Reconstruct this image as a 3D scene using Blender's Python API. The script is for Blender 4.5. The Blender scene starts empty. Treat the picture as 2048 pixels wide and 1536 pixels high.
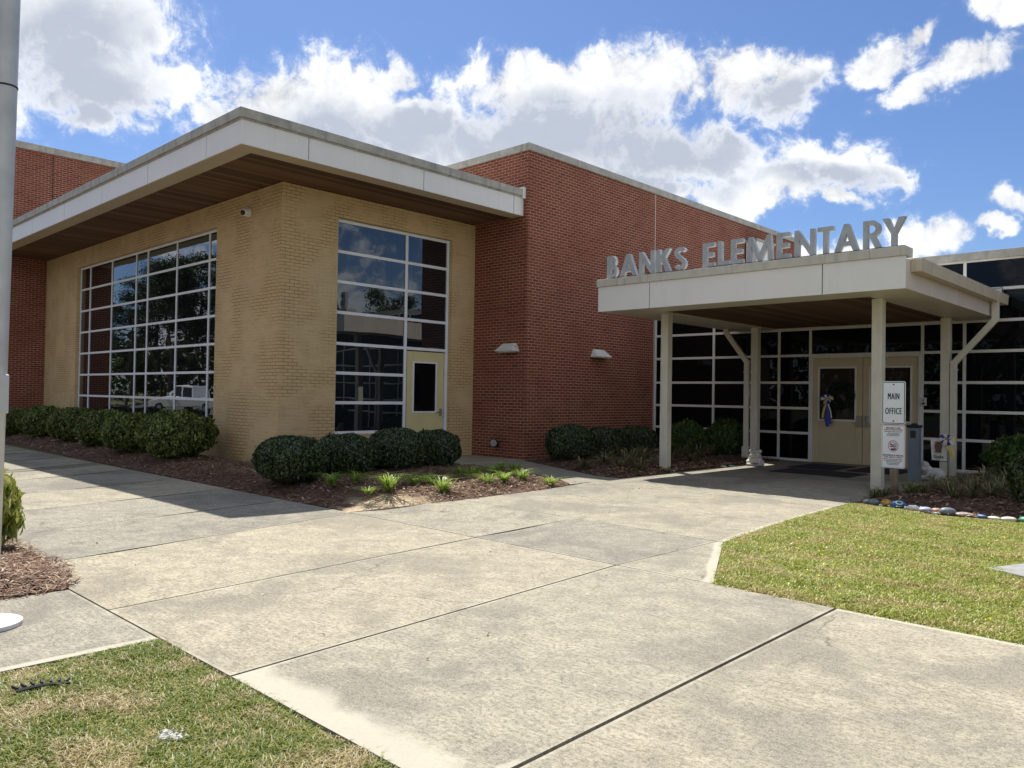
import bpy, math, random
import numpy as np
from mathutils import Vector, Matrix
random.seed(7); RNG = np.random.default_rng(11)
SC = bpy.context.scene; COL = SC.collection
R = math.radians

# ------------------------------------------------------------------ camera
f, pitch, roll, yaw = 1579.5, R(0.8606), R(0.9097), R(-43.7886)
fw = Vector((math.sin(yaw)*math.cos(pitch), math.cos(yaw)*math.cos(pitch), math.sin(pitch)))
r0 = Vector((math.cos(yaw), -math.sin(yaw), 0)); u0 = r0.cross(fw)
RT = r0*math.cos(roll) + u0*math.sin(roll); UP = -r0*math.sin(roll) + u0*math.cos(roll)
cd = bpy.data.cameras.new('camera'); cam = bpy.data.objects.new('camera', cd); COL.objects.link(cam)
cd.sensor_width = 36; cd.lens = f/2048*36; cd.clip_end = 4000; cd.clip_start = 0.05
M = Matrix((RT, UP, -fw)).transposed().to_4x4(); M.translation = (0, 0, 1.44)
cam.matrix_world = M; SC.camera = cam

# ------------------------------------------------------------------ materials
class NT:
    def __init__(s, nt): s.nt = nt
    def n(s, t, **k):
        x = s.nt.nodes.new(t)
        for a, b in k.items():
            if a == 'inp':
                for i, v in b.items():
                    if isinstance(v, bpy.types.NodeSocket): s.nt.links.new(v, x.inputs[i])
                    else: x.inputs[i].default_value = v
            else: setattr(x, a, b)
        return x
    def link(s, a, b): s.nt.links.new(a, b)
    def math(s, op, a, b=None, c=None, clamp=False):
        d = {0: a}
        if b is not None: d[1] = b
        if c is not None: d[2] = c
        return s.n('ShaderNodeMath', operation=op, use_clamp=clamp, inp=d).outputs[0]
    def mix(s, fac, a, b, mode='MIX'):
        x = s.n('ShaderNodeMix', data_type='RGBA', blend_type=mode)
        for i, v in ((0, fac), (6, a), (7, b)):
            if isinstance(v, bpy.types.NodeSocket): s.nt.links.new(v, x.inputs[i])
            else: x.inputs[i].default_value = v if i == 0 else (v if len(v) == 4 else (*v, 1))
        return x.outputs[2]
    def ramp(s, fac, stops):
        x = s.n('ShaderNodeValToRGB', inp={0: fac}); e = x.color_ramp.elements
        while len(e) < len(stops): e.new(0.5)
        for q, (p, c) in zip(e, stops):
            q.position = p; q.color = c if len(c) == 4 else (*c, 1)
        return x.outputs[0]
    def smooth(s, v, a, b):
        x = s.n('ShaderNodeMapRange', interpolation_type='SMOOTHSTEP', inp={0: v, 1: a, 2: b, 3: 0.0, 4: 1.0})
        return x.outputs[0]
    def noise(s, vec, scale, detail=4, rough=0.55, dist=0.0):
        return s.n('ShaderNodeTexNoise', inp={'Vector': vec, 'Scale': scale, 'Detail': detail, 'Roughness': rough, 'Distortion': dist}).outputs[0]

def newmat(name):
    m = bpy.data.materials.new(name); m.use_nodes = True
    for x in list(m.node_tree.nodes): m.node_tree.nodes.remove(x)
    t = NT(m.node_tree); out = t.n('ShaderNodeOutputMaterial')
    b = t.n('ShaderNodeBsdfPrincipled'); t.link(b.outputs[0], out.inputs[0])
    return m, t, b, out

def plain(name, col, rough=0.5, metal=0.0, var=0.12, scale=3.0, spec=0.5, bump=0.0, streak=0.0):
    """painted / solid surface with slight mottling; streak = run-off staining down the face"""
    m, t, b, o = newmat(name)
    g = t.n('ShaderNodeNewGeometry').outputs['Position']
    nz = t.noise(g, scale, 5)
    lo = tuple(c*(1-var) for c in col); hi = tuple(min(1, c*(1+var)) for c in col)
    c = t.ramp(nz, [(0.3, lo), (0.7, hi)])
    if streak:
        mp = t.n('ShaderNodeMapping', inp={0: g, 3: (9, 9, 0.7)}).outputs[0]
        s = t.noise(mp, 1.0, 4)
        c = t.mix(t.math('MULTIPLY', t.smooth(s, 0.5, 0.72), streak), c, tuple(q*0.45 for q in col))
    t.link(c, b.inputs['Base Color'])
    b.inputs['Roughness'].default_value = rough; b.inputs['Metallic'].default_value = metal
    b.inputs['Specular IOR Level'].default_value = spec
    if bump:
        bp = t.n('ShaderNodeBump', inp={'Strength': bump, 'Distance': 0.01, 'Height': t.noise(g, scale*12, 4)})
        t.link(bp.outputs[0], b.inputs['Normal'])
    return m

def brick(name, c1, c2, mort, mort2=None, blotch=None, ms=.0058, dk=.74):
    m, t, b, o = newmat(name)
    uv = t.n('ShaderNodeUVMap').outputs[0]
    pos = t.n('ShaderNodeNewGeometry').outputs['Position']
    # slight irregularity of the courses
    wob = t.n('ShaderNodeTexNoise', inp={'Vector': uv, 'Scale': 3.0, 'Detail': 2})
    off = t.n('ShaderNodeVectorMath', operation='SCALE', inp={0: t.n('ShaderNodeVectorMath', operation='SUBTRACT', inp={0: wob.outputs[1], 1: (.5, .5, .5)}).outputs[0], 3: 0.006}).outputs[0]
    v = t.n('ShaderNodeVectorMath', operation='ADD', inp={0: uv, 1: off}).outputs[0]
    br = t.n('ShaderNodeTexBrick', offset=0.5, inp={'Vector': v, 'Color1': (0, 0, 0, 1), 'Color2': (1, 1, 1, 1), 'Mortar': (.5, .5, .5, 1), 'Scale': 1.0,
             'Mortar Size': ms, 'Mortar Smooth': 0.15, 'Bias': 0.0, 'Brick Width': 0.2032, 'Row Height': 0.0677})
    face = t.ramp(br.outputs[0], [(0, tuple(x*dk for x in c1)), (.16, c1), (0.5, tuple((a+q)/2 for a, q in zip(c1, c2))), (1, c2)])
    fine = t.noise(pos, 60, 4)
    face = t.mix(0.25, face, t.ramp(fine, [(0.3, tuple(x*0.6 for x in c1)), (0.7, tuple(min(1, x*1.25) for x in c2))]))
    if blotch:
        face = t.mix(t.math('MULTIPLY', t.smooth(t.noise(pos, 0.7, 4), .42, .7), 0.5), face, blotch)
    mc = t.mix(t.smooth(t.noise(pos, 1.3, 5), .4, .62), mort, mort2 or mort)
    c = t.mix(br.outputs[1], face, mc)
    # broad weathering
    mp = t.n('ShaderNodeMapping', inp={0: pos, 3: (1.2, 1.2, .25)}).outputs[0]
    c = t.mix(t.math('MULTIPLY', t.smooth(t.noise(mp, 1.0, 6), .55, .75), .12), c, tuple(x*.5 for x in c1))
    t.link(c, b.inputs['Base Color']); b.inputs['Roughness'].default_value = .85
    b.inputs['Specular IOR Level'].default_value = .25
    h = t.math('ADD', t.math('MULTIPLY', br.outputs[1], -1.0), t.math('MULTIPLY', fine, .35))
    bp = t.n('ShaderNodeBump', inp={'Strength': .6, 'Distance': .006, 'Height': h}); t.link(bp.outputs[0], b.inputs['Normal'])
    return m

def glass_mat(name, tint, refl, wob=.0025, fs=.9):
    """tinted reflective glazing in front of an unlit room"""
    m, t, b, o = newmat(name)
    pos = t.n('ShaderNodeNewGeometry').outputs['Position']
    mp = t.n('ShaderNodeMapping', inp={0: pos, 3: (1, 1, 2.2)}).outputs[0]
    bp = t.n('ShaderNodeBump', inp={'Strength': 1.0, 'Distance': wob, 'Height': t.noise(mp, 0.9, 2, .4)})
    b.inputs['Base Color'].default_value = (*tint, 1); b.inputs['Roughness'].default_value = .5
    b.inputs['Specular IOR Level'].default_value = 0
    gl = t.n('ShaderNodeBsdfGlossy', inp={'Color': (.9, .95, 1, 1), 'Roughness': .004, 'Normal': bp.outputs[0]})
    fr = t.n('ShaderNodeFresnel', inp={'IOR': 1.5})
    fac = t.math('ADD', t.math('MULTIPLY', fr.outputs[0], fs), refl, clamp=True)
    mx = t.n('ShaderNodeMixShader', inp={0: fac, 1: b.outputs[0], 2: gl.outputs[0]})
    t.link(mx.outputs[0], o.inputs[0]); return m

def leaf_mat(name, stops, rough=.45, trans=.3, spec=.35, patch=None, ps=1.2):
    m, t, b, o = newmat(name)
    g = t.n('ShaderNodeNewGeometry')
    c = t.ramp(g.outputs['Random Per Island'], stops)
    if patch:
        c = t.mix(t.smooth(t.noise(g.outputs['Position'], ps, 4, .6), .45, .62), c, t.ramp(g.outputs['Random Per Island'], patch))
    t.link(c, b.inputs['Base Color']); b.inputs['Roughness'].default_value = rough
    b.inputs['Specular IOR Level'].default_value = spec
    tr = t.n('ShaderNodeBsdfTranslucent'); t.link(c, tr.inputs[0])
    mx = t.n('ShaderNodeMixShader', inp={0: trans, 1: b.outputs[0], 2: tr.outputs[0]})
    t.link(mx.outputs[0], o.inputs[0]); return m

def concrete_mat():
    m, t, b, o = newmat('broom_finished_concrete')
    pos = t.n('ShaderNodeNewGeometry').outputs['Position']
    at = t.n('ShaderNodeVertexColor', layer_name='slab').outputs[0]
    rnd = t.n('ShaderNodeSeparateColor', inp={0: at}).outputs
    big = t.noise(pos, .8, 7, .66, .4); mid = t.noise(pos, 5.5, 9, .72, .5); fin = t.noise(pos, 38, 6, .78); spk = t.noise(pos, 110, 3, .8)
    c = t.ramp(mid, [(.34, (.235, .22, .18)), (.5, (.33, .31, .25)), (.66, (.44, .41, .325))])
    # broom streaks across the walk
    mp = t.n('ShaderNodeMapping', inp={0: pos, 3: (7, 60, 1)}).outputs[0]
    st = t.noise(mp, 1.0, 5, .7)
    c = t.mix(t.math('MULTIPLY', t.smooth(st, .46, .64), .6), c, (.50, .465, .375))
    # worn grey stains, pale lime patches, dark drip marks
    c = t.mix(t.math('MULTIPLY', t.smooth(big, .46, .6), .7), c, (.195, .187, .165))
    c = t.mix(t.math('MULTIPLY', t.smooth(t.noise(pos, 1.6, 6, .68, .8), .54, .66), .55), c, (.42, .395, .32))
    c = t.mix(t.math('MULTIPLY', t.smooth(t.noise(pos, 3.7, 5, .6, 1.2), .60, .70), .5), c, (.15, .14, .12))
    c = t.mix(t.math('MULTIPLY', t.smooth(fin, .46, .6), .68), c, (.13, .118, .092))
    c = t.mix(t.math('MULTIPLY', t.smooth(spk, .5, .64), .5), c, (.58, .54, .44))
    # hairline cracks
    vo = t.n('ShaderNodeTexVoronoi', feature='DISTANCE_TO_EDGE', inp={'Vector': t.n('ShaderNodeVectorMath', operation='ADD', inp={0: pos, 1: t.n('ShaderNodeVectorMath', operation='SCALE', inp={0: t.n('ShaderNodeTexNoise', inp={'Vector': pos, 'Scale': 2.0, 'Detail': 5}).outputs[1], 3: .5}).outputs[0]}).outputs[0], 'Scale': .42}).outputs['Distance']
    ck = t.math('MULTIPLY', t.math('LESS_THAN', vo, .0022), t.smooth(t.noise(pos, .5, 2), .5, .56))
    c = t.mix(t.math('MULTIPLY', ck, .6), c, (.1, .09, .08))
    # each pour has its own tone; green channel = clean pale margin along lawn edges
    c = t.mix(1.0, c, t.ramp(rnd[0], [(0, (.72, .725, .73)), (.5, (.90, .885, .84)), (1, (1.03, .985, .88))]), 'MULTIPLY')
    edge = t.smooth(t.math('ADD', rnd[1], t.math('MULTIPLY', t.math('SUBTRACT', t.noise(pos, 3.5, 4), .5), .5)), .38, .62)
    c = t.mix(t.math('MULTIPLY', edge, .8), c, (.455, .425, .34))
    c = t.mix(t.math('MULTIPLY', t.smooth(rnd[2], .3, .9), .45), c, (.13, .115, .095))
    t.link(c, b.inputs['Base Color']); b.inputs['Roughness'].default_value = .9; b.inputs['Specular IOR Level'].default_value = .2
    h = t.math('ADD', fin, t.math('MULTIPLY', st, .5))
    bp = t.n('ShaderNodeBump', inp={'Strength': .55, 'Distance': .006, 'Height': h}); t.link(bp.outputs[0], b.inputs['Normal'])
    return m

def soil_mat(name, a, c2, sand=None):
    m, t, b, o = newmat(name)
    pos = t.n('ShaderNodeNewGeometry').outputs['Position']
    c = t.ramp(t.noise(pos, 18, 6, .75), [(.32, a), (.68, c2)])
    c = t.mix(t.math('MULTIPLY', t.smooth(t.noise(pos, 2.1, 4), .5, .7), .5), c, tuple(x*.6 for x in a))
    if sand:
        cx, cy, rr = sand
        d = t.n('ShaderNodeVectorMath', operation='DISTANCE', inp={0: pos, 1: (cx, cy, 0)}).outputs['Value']
        d = t.math('ADD', d, t.math('MULTIPLY', t.math('SUBTRACT', t.noise(pos, 3, 4), .5), 1.1))
        c = t.mix(t.math('SUBTRACT', 1.0, t.smooth(d, rr*.55, rr)), c, t.ramp(t.noise(pos, 25, 5, .7), [(.3, (.36, .28, .18)), (.7, (.58, .48, .33))]))
    t.link(c, b.inputs['Base Color']); b.inputs['Roughness'].default_value = .95; b.inputs['Specular IOR Level'].default_value = .1
    bp = t.n('ShaderNodeBump', inp={'Strength': .8, 'Distance': .02, 'Height': t.noise(pos, 40, 5, .7)}); t.link(bp.outputs[0], b.inputs['Normal'])
    return m

def wood_soffit():
    m, t, b, o = newmat('stained_wood_soffit')
    pos = t.n('ShaderNodeNewGeometry').outputs['Position']
    s = t.n('ShaderNodeSeparateXYZ', inp={0: pos}).outputs
    q = t.math('DIVIDE', s[0], .135); fr = t.math('FRACT', q); idx = t.math('FLOOR', q)
    wn = t.n('ShaderNodeTexWhiteNoise', noise_dimensions='1D', inp={'W': idx}).outputs[0]
    cv = t.n('ShaderNodeCombineXYZ', inp={0: t.math('MULTIPLY', s[0], 30), 1: t.math('ADD', t.math('MULTIPLY', s[1], 1.2), t.math('MULTIPLY', idx, 3.3)), 2: 0.0}).outputs[0]
    c = t.ramp(t.math('ADD', t.math('MULTIPLY', wn, .6), t.math('MULTIPLY', t.noise(cv, 1, 5), .4)), [(.15, (.07, .036, .019)), (.5, (.13, .07, .037)), (.85, (.21, .12, .066))])
    gap = t.math('LESS_THAN', fr, .07)
    c = t.mix(gap, c, (.015, .009, .006))
    t.link(c, b.inputs['Base Color']); b.inputs['Roughness'].default_value = .65; b.inputs['Specular IOR Level'].default_value = .3
    bp = t.n('ShaderNodeBump', inp={'Strength': .6, 'Distance': .01, 'Height': t.math('MULTIPLY', gap, -1.0)}); t.link(bp.outputs[0], b.inputs['Normal'])
    return m

MAT = dict(
    tan=brick('tan_brick', (.60, .42, .21), (.66, .47, .24), (.24, .16, .085), (.66, .53, .35), (.58, .42, .23), dk=.92),
    red=brick('red_brick', (.18, .046, .025), (.25, .072, .038), (.52, .37, .27), (.40, .27, .20)),
    fascia=plain('white_metal_fascia', (.80, .775, .735), .38, .0, .03, 1.2, streak=.06),
    coping=plain('weathered_coping', (.42, .40, .345), .6, 0, .2, 5, streak=.55, bump=.15),
    coping2=plain('beige_canopy_coping', (.56, .53, .45), .55, 0, .1, 4, streak=.3),
    gutter=plain('beige_gutter', (.60, .52, .39), .5, 0, .1, 4, streak=.35),
    trim=plain('beige_trim', (.56, .475, .335), .45, 0, .05, 2),
    pinkfascia=plain('canopy_side_fascia', (.70, .62, .55), .45, 0, .07, 2, streak=.25),
    column=plain('cream_painted_steel', (.66, .62, .50), .4, 0, .08, 2.5, streak=.18),
    mullion=plain('silver_aluminium', (.80, .81, .83), .4, .0, .05, 3),
    mullion2=plain('cream_aluminium', (.74, .71, .65), .4, 0, .05, 3),
    door=plain('yellow_door_paint', (.66, .58, .295), .45, 0, .05, 2),
    door2=plain('tan_door_paint', (.60, .49, .30), .4, 0, .05, 2),
    dark=plain('dark_gap', (.03, .028, .026), .8),
    joint=plain('brown_joint_filler', (.035, .026, .02), .95, var=.5, scale=30),
    sealant=plain('pale_sealant', (.55, .49, .42), .7),
    steel=plain('brushed_steel', (.42, .42, .41), .35, .8, .1, 6),
    lettermetal=plain('cast_grey_letters', (.42, .44, .45), .5, .1, .12, 5, streak=.25),
    pole=plain('weathered_aluminium_pole', (.52, .52, .52), .45, .35, .15, 4, streak=.4),
    polebase=plain('white_flash_collar', (.60, .60, .585), .6, 0, .08, 9, streak=.2),
    lamp=plain('beige_lamp_housing', (.66, .65, .58), .5, 0, .06),
    white=plain('white_plastic', (.78, .76, .70), .4, 0, .04),
    black=plain('black_plastic', (.015, .015, .017), .75, 0, .2),
    lens=plain('dark_lens', (.01, .01, .012), .08),
    signwhite=plain('white_sign_sheet', (.74, .77, .80), .35, 0, .03),
    ink=plain('black_ink', (.012, .013, .022), .4, 0, .1),
    redink=plain('red_ink', (.42, .035, .06), .4, 0, .05),
    post=plain('weathered_timber_post', (.22, .17, .115), .85, 0, .3, 9, streak=.6, bump=.4),
    bollard=plain('blue_grey_steel', (.155, .185, .225), .45, 0, .06),
    stone=plain('cast_stone', (.56, .54, .49), .85, 0, .18, 14, streak=.3, bump=.5),
    matt=plain('dark_entrance_mat', (.022, .021, .026), .95, 0, .3, 30, bump=.5),
    flag=plain('cream_flag_cloth', (.66, .64, .58), .8, 0, .04),
    brownink=plain('brown_print', (.13, .065, .045), .7),
    blue=plain('royal_blue_ribbon', (.03, .035, .30), .45, 0, .2, 20),
    yellow=plain('gold_ribbon', (.62, .46, .13), .5, 0, .2, 20),
    ivory=plain('ivory_ribbon', (.75, .72, .62), .5, 0, .1, 20),
    asphalt=plain('asphalt', (.06, .06, .062), .9, 0, .25, 8, bump=.3),
    cover=plain('grey_concrete_cover', (.27, .27, .26), .9, 0, .2, 8, bump=.3),
    rubble=plain('pale_rubble', (.52, .50, .46), .9, 0, .25, 30, bump=.5),
    roofing=plain('roof_membrane', (.5, .5, .48), .8),
    truckpaint=plain('white_car_paint', (.80, .80, .80), .2, 0, .02),
    tyre=plain('tyre_rubber', (.02, .02, .02), .8),
    tail=plain('red_tail_lens', (.35, .01, .01), .2),
    bark=plain('pine_bark', (.12, .075, .05), .95, 0, .35, 6, bump=.5),
    concrete=concrete_mat(), soffit=wood_soffit(),
    mulch=soil_mat('brown_mulch', (.075, .044, .030), (.165, .108, .076), (-8.25, 6.3, 1.0)),
    ground=soil_mat('ground_turf', (.07, .085, .03), (.17, .15, .07)),
    lawn=soil_mat('lawn_thatch', (.15, .14, .05), (.31, .27, .12)),
    glassA=glass_mat('reflective_glass', (.006, .008, .009), .115, .0018),
    glassB=glass_mat('tinted_glass', (.008, .012, .016), .07, .0018),
    glassD=glass_mat('door_lite_glass', (.035, .026, .02), .0, .002, .42),
    glassC=glass_mat('dark_entrance_glass', (.004, .0045, .006), .0, .002, .42),
)

# ------------------------------------------------------------------ mesh helpers
def props(o, label=None, cat=None, group=None, kind=None):
    for k, v in (('label', label), ('category', cat), ('group', group), ('kind', kind)):
        if v: o[k] = v
    return o

def empty(name, loc, label=None, cat=None, group=None):
    o = bpy.data.objects.new(name, None); o.empty_display_size = .2; o.location = loc
    COL.objects.link(o); return props(o, label, cat, group)

def base_of(p):
    v = Vector((0, 0, 0))
    while p: v += p.location; p = p.parent
    return v

class MB:
    def __init__(s): s.v = []; s.f = []; s.uv = None
    def quad(s, *p):
        i = len(s.v); s.v += [tuple(q) for q in p]; s.f.append(tuple(range(i, i+len(p)))); return s
    def box(s, x0, x1, y0, y1, z0, z1):
        i = len(s.v); s.v += [(x, y, z) for z in (z0, z1) for y in (y0, y1) for x in (x0, x1)]
        s.f += [tuple(i+k for k in q) for q in ((0, 2, 3, 1), (4, 5, 7, 6), (0, 1, 5, 4), (2, 6, 7, 3), (0, 4, 6, 2), (1, 3, 7, 5))]; return s
    def prism(s, poly, d, axis='z', o=0.0):
        """extrude a 2D polygon along an axis from o to o+d"""
        def P(a, b, c): return {'z': (a, b, c), 'y': (a, c, b), 'x': (c, a, b)}[axis]
        n = len(poly); i = len(s.v)
        s.v += [P(a, b, o) for a, b in poly] + [P(a, b, o+d) for a, b in poly]
        s.f.append(tuple(range(i+n-1, i-1, -1))); s.f.append(tuple(range(i+n, i+2*n)))
        s.f += [(i+k, i+(k+1) % n, i+n+(k+1) % n, i+n+k) for k in range(n)]; return s
    def tube(s, pts, rad, n=8, cap=True):
        pts = [Vector(p) for p in pts]; rad = [rad]*len(pts) if not hasattr(rad, '__len__') else rad
        i = len(s.v)
        for k, p in enumerate(pts):
            d = (pts[min(k+1, len(pts)-1)]-pts[max(k-1, 0)]).normalized()
            a = d.orthogonal() if abs(d.z) > .99 else d.cross(Vector((0, 0, 1))); a.normalize(); b = d.cross(a)
            for j in range(n):
                t = 2*math.pi*j/n; s.v.append(tuple(p+(a*math.cos(t)+b*math.sin(t))*rad[k]))
        for k in range(len(pts)-1):
            s.f += [(i+k*n+j, i+k*n+(j+1) % n, i+(k+1)*n+(j+1) % n, i+(k+1)*n+j) for j in range(n)]
        if cap: s.f += [tuple(i+j for j in range(n-1, -1, -1)), tuple(i+(len(pts)-1)*n+j for j in range(n))]
        return s
    def beam(s, a, b, w, h, up=(0, 1, 0)):
        a, b, up = Vector(a), Vector(b), Vector(up); d = (b-a).normalized(); q = d.cross(up).normalized(); up = q.cross(d)
        i = len(s.v)
        for p in (a, b):
            for (m, n) in ((-1, -1), (1, -1), (1, 1), (-1, 1)): s.v.append(tuple(p+q*(m*w/2)+up*(n*h/2)))
        s.f += [(i, i+3, i+2, i+1), (i+4, i+5, i+6, i+7)]+[(i+k, i+(k+1) % 4, i+4+(k+1) % 4, i+4+k) for k in range(4)]; return s
    def ball(s, c, r, n=10, m=7):
        rx, ry, rz = (r, r, r) if not hasattr(r, '__len__') else r; i = len(s.v)
        for a in range(m+1):
            th = math.pi*a/m
            for b_ in range(n):
                ph = 2*math.pi*b_/n
                s.v.append((c[0]+rx*math.sin(th)*math.cos(ph), c[1]+ry*math.sin(th)*math.sin(ph), c[2]+rz*math.cos(th)))
        for a in range(m): s.f += [(i+a*n+b_, i+(a+1)*n+b_, i+(a+1)*n+(b_+1) % n, i+a*n+(b_+1) % n) for b_ in range(n)]
        return s
    def add(s, verts, faces):
        i = len(s.v); s.v += [tuple(v) for v in verts]; s.f += [tuple(i+k for k in q) for q in faces]; return s
    def build(s, name, mat, parent=None, bevel=0, smooth=False, local=False, label=None):
        me = bpy.data.meshes.new(name); b = Vector((0, 0, 0)) if local else base_of(parent)
        V = np.array(s.v, float)
        me.from_pydata((V-np.array(b)).tolist(), [], s.f); me.update()
        uv = me.uv_layers.new(name='UVMap'); L = np.zeros((len(me.loops), 2), np.float32)
        for p in me.polygons:
            nx, ny, nz = (abs(q) for q in p.normal)
            for li in p.loop_indices:
                v = V[me.loops[li].vertex_index]
                L[li] = (v[1], v[2]) if nx >= ny and nx >= nz else ((v[0], v[2]) if ny >= nz else (v[0], v[1]))
        uv.data.foreach_set('uv', L.ravel())
        if smooth: me.shade_smooth()
        me.materials.append(MAT[mat] if isinstance(mat, str) else mat)
        o = bpy.data.objects.new(name, me); COL.objects.link(o)
        if parent: o.parent = parent
        if bevel:
            q = o.modifiers.new('bevel', 'BEVEL'); q.width = bevel; q.segments = 2; q.limit_method = 'ANGLE'; q.angle_limit = R(40)
        if label: o['label'] = label
        return o

def raw_mesh(name, V, F, mat, parent=None, smooth=False):
    """V (n,3) array, F (m,k) int array: fast path for foliage"""
    me = bpy.data.meshes.new(name); k = F.shape[1]
    me.vertices.add(len(V)); me.vertices.foreach_set('co', np.asarray(V, np.float32).ravel())
    me.loops.add(F.size); me.loops.foreach_set('vertex_index', F.astype(np.int32).ravel())
    me.polygons.add(len(F)); me.polygons.foreach_set('loop_start', np.arange(0, F.size, k, dtype=np.int32))
    me.polygons.foreach_set('loop_total', np.full(len(F), k, np.int32)); me.update(calc_edges=True)
    if smooth: me.shade_smooth()
    me.materials.append(mat)
    o = bpy.data.objects.new(name, me); COL.objects.link(o)
    if parent: o.parent = parent
    return o

def leaves(P, N, size, aspect=.5, tilt=.6, rng=RNG):
    """rhombic leaves at P facing roughly along N"""
    n = len(P); N = N+rng.normal(0, tilt, (n, 3)); N /= np.linalg.norm(N, axis=1)[:, None]
    A = np.cross(N, rng.normal(0, 1, (n, 3))); A /= np.linalg.norm(A, axis=1)[:, None]; B = np.cross(N, A)
    s = (size*rng.uniform(.65, 1.35, n))[:, None]
    V = np.stack([P-A*s*.5, P+B*s*aspect*.5+N*s*.08, P+A*s*.5-N*s*.1, P-B*s*aspect*.5+N*s*.08], 1).reshape(-1, 3)
    return V, np.arange(4*n).reshape(n, 4)

def blades(P, height, width, lean, rng=RNG, droop=.5):
    """arched grass blades: 5 vertices, quad + tip"""
    n = len(P); a = rng.uniform(0, 2*np.pi, n); D = np.stack([np.cos(a), np.sin(a), np.zeros(n)], 1)
    S = np.stack([-np.sin(a), np.cos(a), np.zeros(n)], 1)
    h = (height*rng.uniform(.5, 1.3, n))[:, None]; l = (lean*rng.uniform(.2, 1.2, n))[:, None]*h; Z = np.array([[0, 0, 1.]])
    w = width*rng.uniform(.7, 1.3, n)[:, None]
    m = P+D*l*.35+Z*h*.62; tp = P+D*l+Z*h*(1-droop*.35)
    V = np.stack([P-S*w*.5, P+S*w*.5, m+S*w*.42, m-S*w*.42, tp], 1).reshape(-1, 3)
    i = np.arange(n)[:, None]*5
    F = np.concatenate([i+np.array([[0, 1, 2]]), i+np.array([[0, 2, 3]]), i+np.array([[3, 2, 4]])], 0)
    return V, F

def inpoly(P, poly):
    x, y = P[:, 0], P[:, 1]; r = np.zeros(len(P), bool); n = len(poly)
    for i in range(n):
        x1, y1 = poly[i]; x2, y2 = poly[(i+1) % n]
        c = ((y1 > y) != (y2 > y)); xi = (x2-x1)*(y-y1)/((y2-y1) if y2 != y1 else 1e-9)+x1
        r ^= c & (x < xi)
    return r

def edgedist(P, poly, skip=()):
    d = np.full(len(P), 1e9); n = len(poly)
    for i in range(n):
        if i in skip: continue
        a = np.array(poly[i]); b = np.array(poly[(i+1) % n]); ab = b-a
        t = np.clip(((P[:, :2]-a)@ab)/(ab@ab), 0, 1); q = a+t[:, None]*ab
        d = np.minimum(d, np.linalg.norm(P[:, :2]-q, axis=1))
    return d

def rand_in(poly, n, rng=RNG):
    p = np.array(poly); lo, hi = p.min(0), p.max(0); out = []
    c = 0
    while c < n:
        q = rng.uniform(lo, hi, (n*2, 2)); q = q[inpoly(q, poly)]; out.append(q); c += len(q)
    return np.concatenate(out)[:n]

def vnoise(P, scale, seed=0):
    """cheap smooth value noise on 2D points"""
    rg = np.random.default_rng(seed); G = rg.uniform(0, 1, (64, 64)); q = P[:, :2]*scale+100
    i = np.floor(q).astype(int); t = q-i; t = t*t*(3-2*t); g = lambda a, b: G[a % 64, b % 64]
    x, y = i[:, 0], i[:, 1]
    return (g(x, y)*(1-t[:, 0])+g(x+1, y)*t[:, 0])*(1-t[:, 1])+(g(x, y+1)*(1-t[:, 0])+g(x+1, y+1)*t[:, 0])*t[:, 1]

def text_mesh(txt, size, align='CENTER'):
    """filled outline of a line of text in the x-z plane, unit size, as (verts, faces)"""
    c = bpy.data.curves.new('t', 'FONT'); c.body = txt; c.size = size; c.align_x = align; c.align_y = 'CENTER'
    c.resolution_u = 3; c.space_character = 1.18
    o = bpy.data.objects.new('t', c); COL.objects.link(o)
    dg = bpy.context.evaluated_depsgraph_get(); dg.update()
    me = bpy.data.meshes.new_from_object(o.evaluated_get(dg))
    V = [tuple(v.co) for v in me.vertices]; F = [tuple(p.vertices) for p in me.polygons]
    bpy.data.objects.remove(o); bpy.data.meshes.remove(me); bpy.data.curves.remove(c)
    return V, F

# ------------------------------------------------------------------ ground and paths
MB().quad((-600, -600, -.12), (600, -600, -.12), (600, 600, -.12), (-600, 600, -.12)).build('ground', 'ground')['kind'] = 'structure'
MB().quad((-90, -34, -.10), (60, -34, -.10), (60, -6, -.10), (-90, -6, -.10)).build('parking_lot', 'asphalt')['kind'] = 'structure'

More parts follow.
